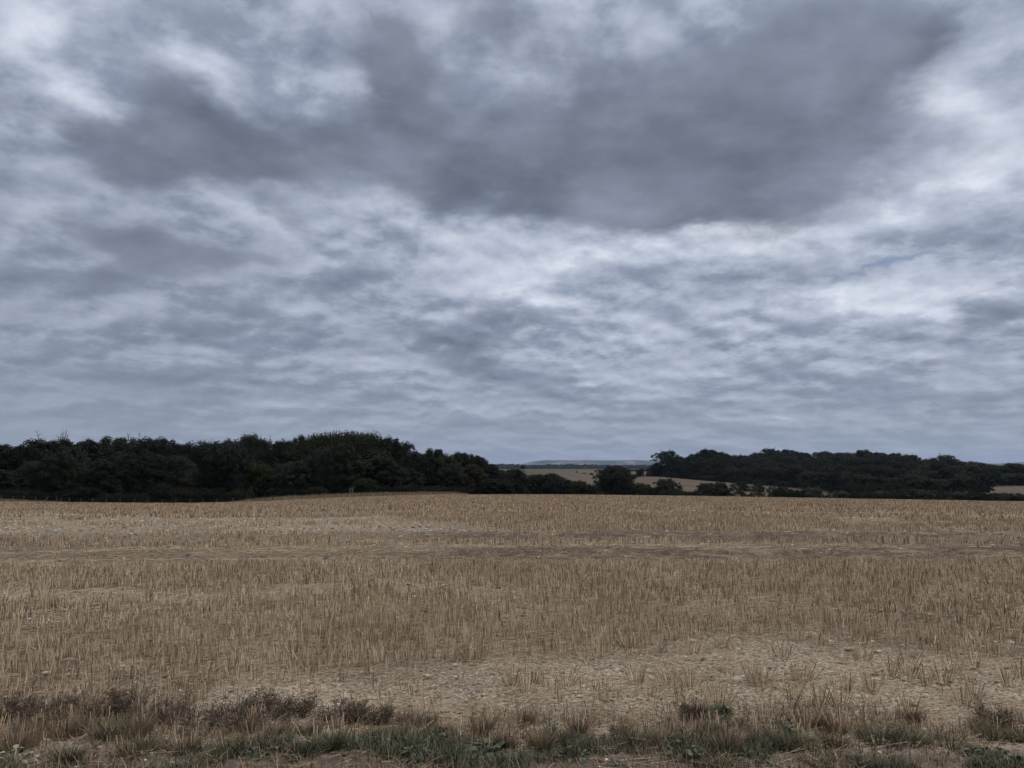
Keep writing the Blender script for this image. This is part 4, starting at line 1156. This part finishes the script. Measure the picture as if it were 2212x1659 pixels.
for i, (px, py, w, h, kd) in enumerate(TUS):
    x, y, z = near_at(px, min(py, 1665)); r = math.hypot(x, y); W = w * r / F * .5; Hh = h * math.hypot(r, EYE) / F * .64 * (.8 + .45 * ((i * 29) % 10) / 10)
    rg = np.random.default_rng(1500 + i); n = int(150 + w * 2.6)
    yaw = rg.uniform(0, 6.28, n); off = np.sqrt(rg.uniform(0, 1, n)); wind = rg.normal(0, .12)
    base = np.stack([np.cos(yaw) * off * W * .62, np.sin(yaw) * off * W * .5, np.full(n, -.01)], 1)
    base[:, 2] += gz(base[:, 0] + x, base[:, 1] + y) - z
    root = empty('tussock', (x, y, z)); root.name = TK[kd][2]
    stiff = kd in 'bwd'
    g = Geo(); k = int(n * .85)
    blades(g, base[:k], Hh * rg.uniform(.45, 1.12, k), (.0036 if stiff else .0042) * rg.uniform(.7, 1.3, k), yaw[:k] + wind, off[:k] * (.35 if stiff else .6) + np.abs(rg.normal(0, .12, k)), rg.uniform(.05, .45 if stiff else 1.0, k), 3, face=rg.uniform(0, 6.28, k))
    g.obj('blades', TK[kd][0], root)
    g = Geo(); q_ = n - k
    blades(g, base[k:], Hh * rg.uniform(.7, 1.3, q_), .0030, yaw[k:], rg.uniform(.2, .9, q_), rg.uniform(.0, .4, q_), 3, face=rg.uniform(0, 6.28, q_))
    g.obj('dead_stems', M_DRY if kd != 'd' else M_BROWN, root)
    tag(root, f'{"wide" if w > 85 else "narrow" if w < 55 else "rounded"} tussock of {TK[kd][1]} on the verge, {ORD[i]} from the left', 'tussock', 'tussocks along the track verge')

# dark feathery dried weeds at the left, behind the verge
WEEDS = [(20, 1552, 80, 46), (85, 1545, 90, 50), (150, 1560, 90, 52), (215, 1552, 80, 56), (262, 1540, 80, 60), (330, 1552, 100, 50), (392, 1560, 90, 44), (450, 1572, 100, 50), (520, 1570, 90, 60), (575, 1560, 90, 56),
         (640, 1545, 60, 44), (728, 1556, 70, 50), (765, 1556, 60, 46), (1496, 1548, 44, 34), (822, 1562, 40, 36), (2150, 1560, 60, 36), (560, 1534, 60, 50)]
WEEDS.sort()
for i, (px, py, w, h) in enumerate(WEEDS):
    x, y, z = near_at(px, py); r = math.hypot(x, y); W = w * r / F * .85; Hh = h * r / F * .60
    rg = np.random.default_rng(2500 + i); root = empty('dried_weed', (x, y, z)); g = Geo(); tips = []
    for s in range(24):
        th = rg.uniform(0, 6.28); L = rg.uniform(.25, 1.0); o_ = W * .3 * math.sqrt(rg.uniform(0, 1))
        p0 = np.array([math.cos(th) * o_, math.sin(th) * o_, -.01]); p2 = np.array([math.cos(th) * W * rg.uniform(.3, 1), math.sin(th) * W * rg.uniform(.3, 1), Hh * L])
        p1 = (p0 + p2) / 2 + np.array([0, 0, Hh * .15]); tube(g, [p0, p1, p2], [.0025, .002, .0012], 3, cap=False)
        for k in range(8):
            t = rg.uniform(.25, 1.0); b0 = p0 + (p2 - p0) * t + np.array([0, 0, Hh * .3 * t * (1 - t)])
            b1 = b0 + rg.normal(0, 1, 3) * np.array([.03, .03, .02]) + np.array([0, 0, .018]); tube(g, [b0, b1], [.0016, .001], 3, cap=False)
            tips += [b0 + (b1 - b0) * t2 for t2 in (.5, .75, 1, 1.1)]
    g.obj('stems', M_WEED, root)
    tips = np.array(tips); tips = np.repeat(tips, 2, 0) + rg.normal(0, .006, (len(tips) * 2, 3)); m = len(tips); g = Geo()
    blades(g, tips, rg.uniform(.006, .016, m), .004, rg.uniform(0, 6.28, m), rg.uniform(0, 2, m), np.zeros(m), 1)
    g.obj('seed_heads', M_WEED, root)
    tag(root, f'{"spreading" if w > 75 else "small"} dark feathery dried weed behind the verge {px_name(px)}, {ORD[i]} from the left', 'weed', 'dark dried weeds behind the verge')

# broad-leaved weeds
def leaf_plant(px, py, w, h, nl, mat, label, name='leafy_weed', lobes=3, flat=.5):
    x, y, z = near_at(px, min(py, 1662)); r = math.hypot(x, y); W = w * r / F * .5; Hh = h * r / F
    rg = np.random.default_rng(int(px)); root = empty(name, (x, y, z)); gs = Geo(); gl = Geo()
    for i in range(int(nl * 1.7)):
        th = rg.uniform(0, 6.28); rr = W * math.sqrt(rg.uniform(.05, 1)); zz = Hh * rg.uniform(.25, 1) * (1.1 - .6 * rr / W)
        c = np.array([math.cos(th) * rr, math.sin(th) * rr, zz]); tube(gs, [(c[0] * .2, c[1] * .2, -.01), c * np.array([.6, .6, .75]), c], [.003, .0022, .0016], 4, cap=False)
        L = W * rg.uniform(.16, .30) + .006; d = np.array([math.cos(th + rg.normal(0, .5)), math.sin(th + rg.normal(0, .5)), rg.normal(-.1, .35)]); d /= np.linalg.norm(d)
        sd_ = np.cross(d, [0, 0, 1.0]); sd_ /= np.linalg.norm(sd_); up_ = np.cross(sd_, d)
        K = 9; rows = []
        for k in range(K):                                 # a lobed blade, folded along its rib and drooping to its tip
            t = k / (K - 1); wd = L * .42 * math.sin(math.pi * min(1, t * .93 + .05)) ** .7 * (1 + .22 * math.cos(t * math.pi * 2 * lobes))
            m_ = c + d * L * t - up_ * L * .28 * t * t
            rows += [m_ - sd_ * wd + up_ * wd * .25, m_, m_ + sd_ * wd + up_ * wd * .25]
        q0 = np.array([[3 * k + e, 3 * k + e + 1, 3 * k + e + 4, 3 * k + e + 3] for k in range(K - 1) for e in (0, 1)])
        gl.add(rows, q0)
    gs.obj('stems', M_LEAFY if mat is not M_PALE else M_PALE, root); gl.obj('leaves', mat, root, smooth=True)
    tag(root, label, 'weed')
leaf_plant(1563, 1546, 50, 34, 26, M_LEAFY, 'leafy green weed among straw, alone above the verge right of centre')
leaf_plant(1590, 1570, 60, 26, 20, M_LEAFY, 'trailing green weed just below the lone leafy one right of centre')
leaf_plant(948, 1608, 44, 52, 12, M_LEAFY, 'upright weed with large ivy-like leaves left of centre on the verge')
leaf_plant(910, 1604, 36, 32, 12, M_LEAFY, 'small leafy weed against the ivy-like one')
leaf_plant(1190, 1590, 36, 46, 12, M_LEAFY, 'light green leafy weed among dry stems near the centre')
leaf_plant(568, 1630, 60, 24, 16, M_LEAFY, 'flat green rosette at the left end of the bare earth')
leaf_plant(631, 1646, 44, 14, 9, M_LEAFY, 'dull rosette lying on the bare track earth')
leaf_plant(30, 1650, 74, 26, 12, M_PALE, 'pale grey-leaved plant in the bottom left corner')
leaf_plant(832, 1620, 22, 22, 3, M_PALE, 'pair of pale withered leaves in the green verge left of centre')
leaf_plant(1470, 1636, 70, 30, 24, M_LEAFY, 'dark low leafy weed on the verge right of centre')
leaf_plant(1630, 1646, 64, 18, 16, M_LEAFY, 'dull flat rosette beside the bare patch at the lower right')
leaf_plant(1690, 1588, 80, 34, 26, M_LEAFY, 'spreading leafy weed at the upper edge of the right-hand verge')
leaf_plant(1330, 1655, 46, 16, 14, M_LEAFY, 'tiny leafy weed on the bare earth near the bottom centre')
leaf_plant(2150, 1645, 90, 22, 22, M_LEAFY, 'flat leafy weed in the bottom right corner')
leaf_plant(1240, 1640, 60, 26, 22, M_LEAFY, 'bright low leafy weed beside the bottom centre earth')
leaf_plant(1040, 1635, 110, 24, 36, M_LEAFY, 'wide mat of small green leaves at the front of the verge')
leaf_plant(900, 1636, 90, 22, 30, M_LEAFY, 'mat of small green leaves left of the wide leafy mat')
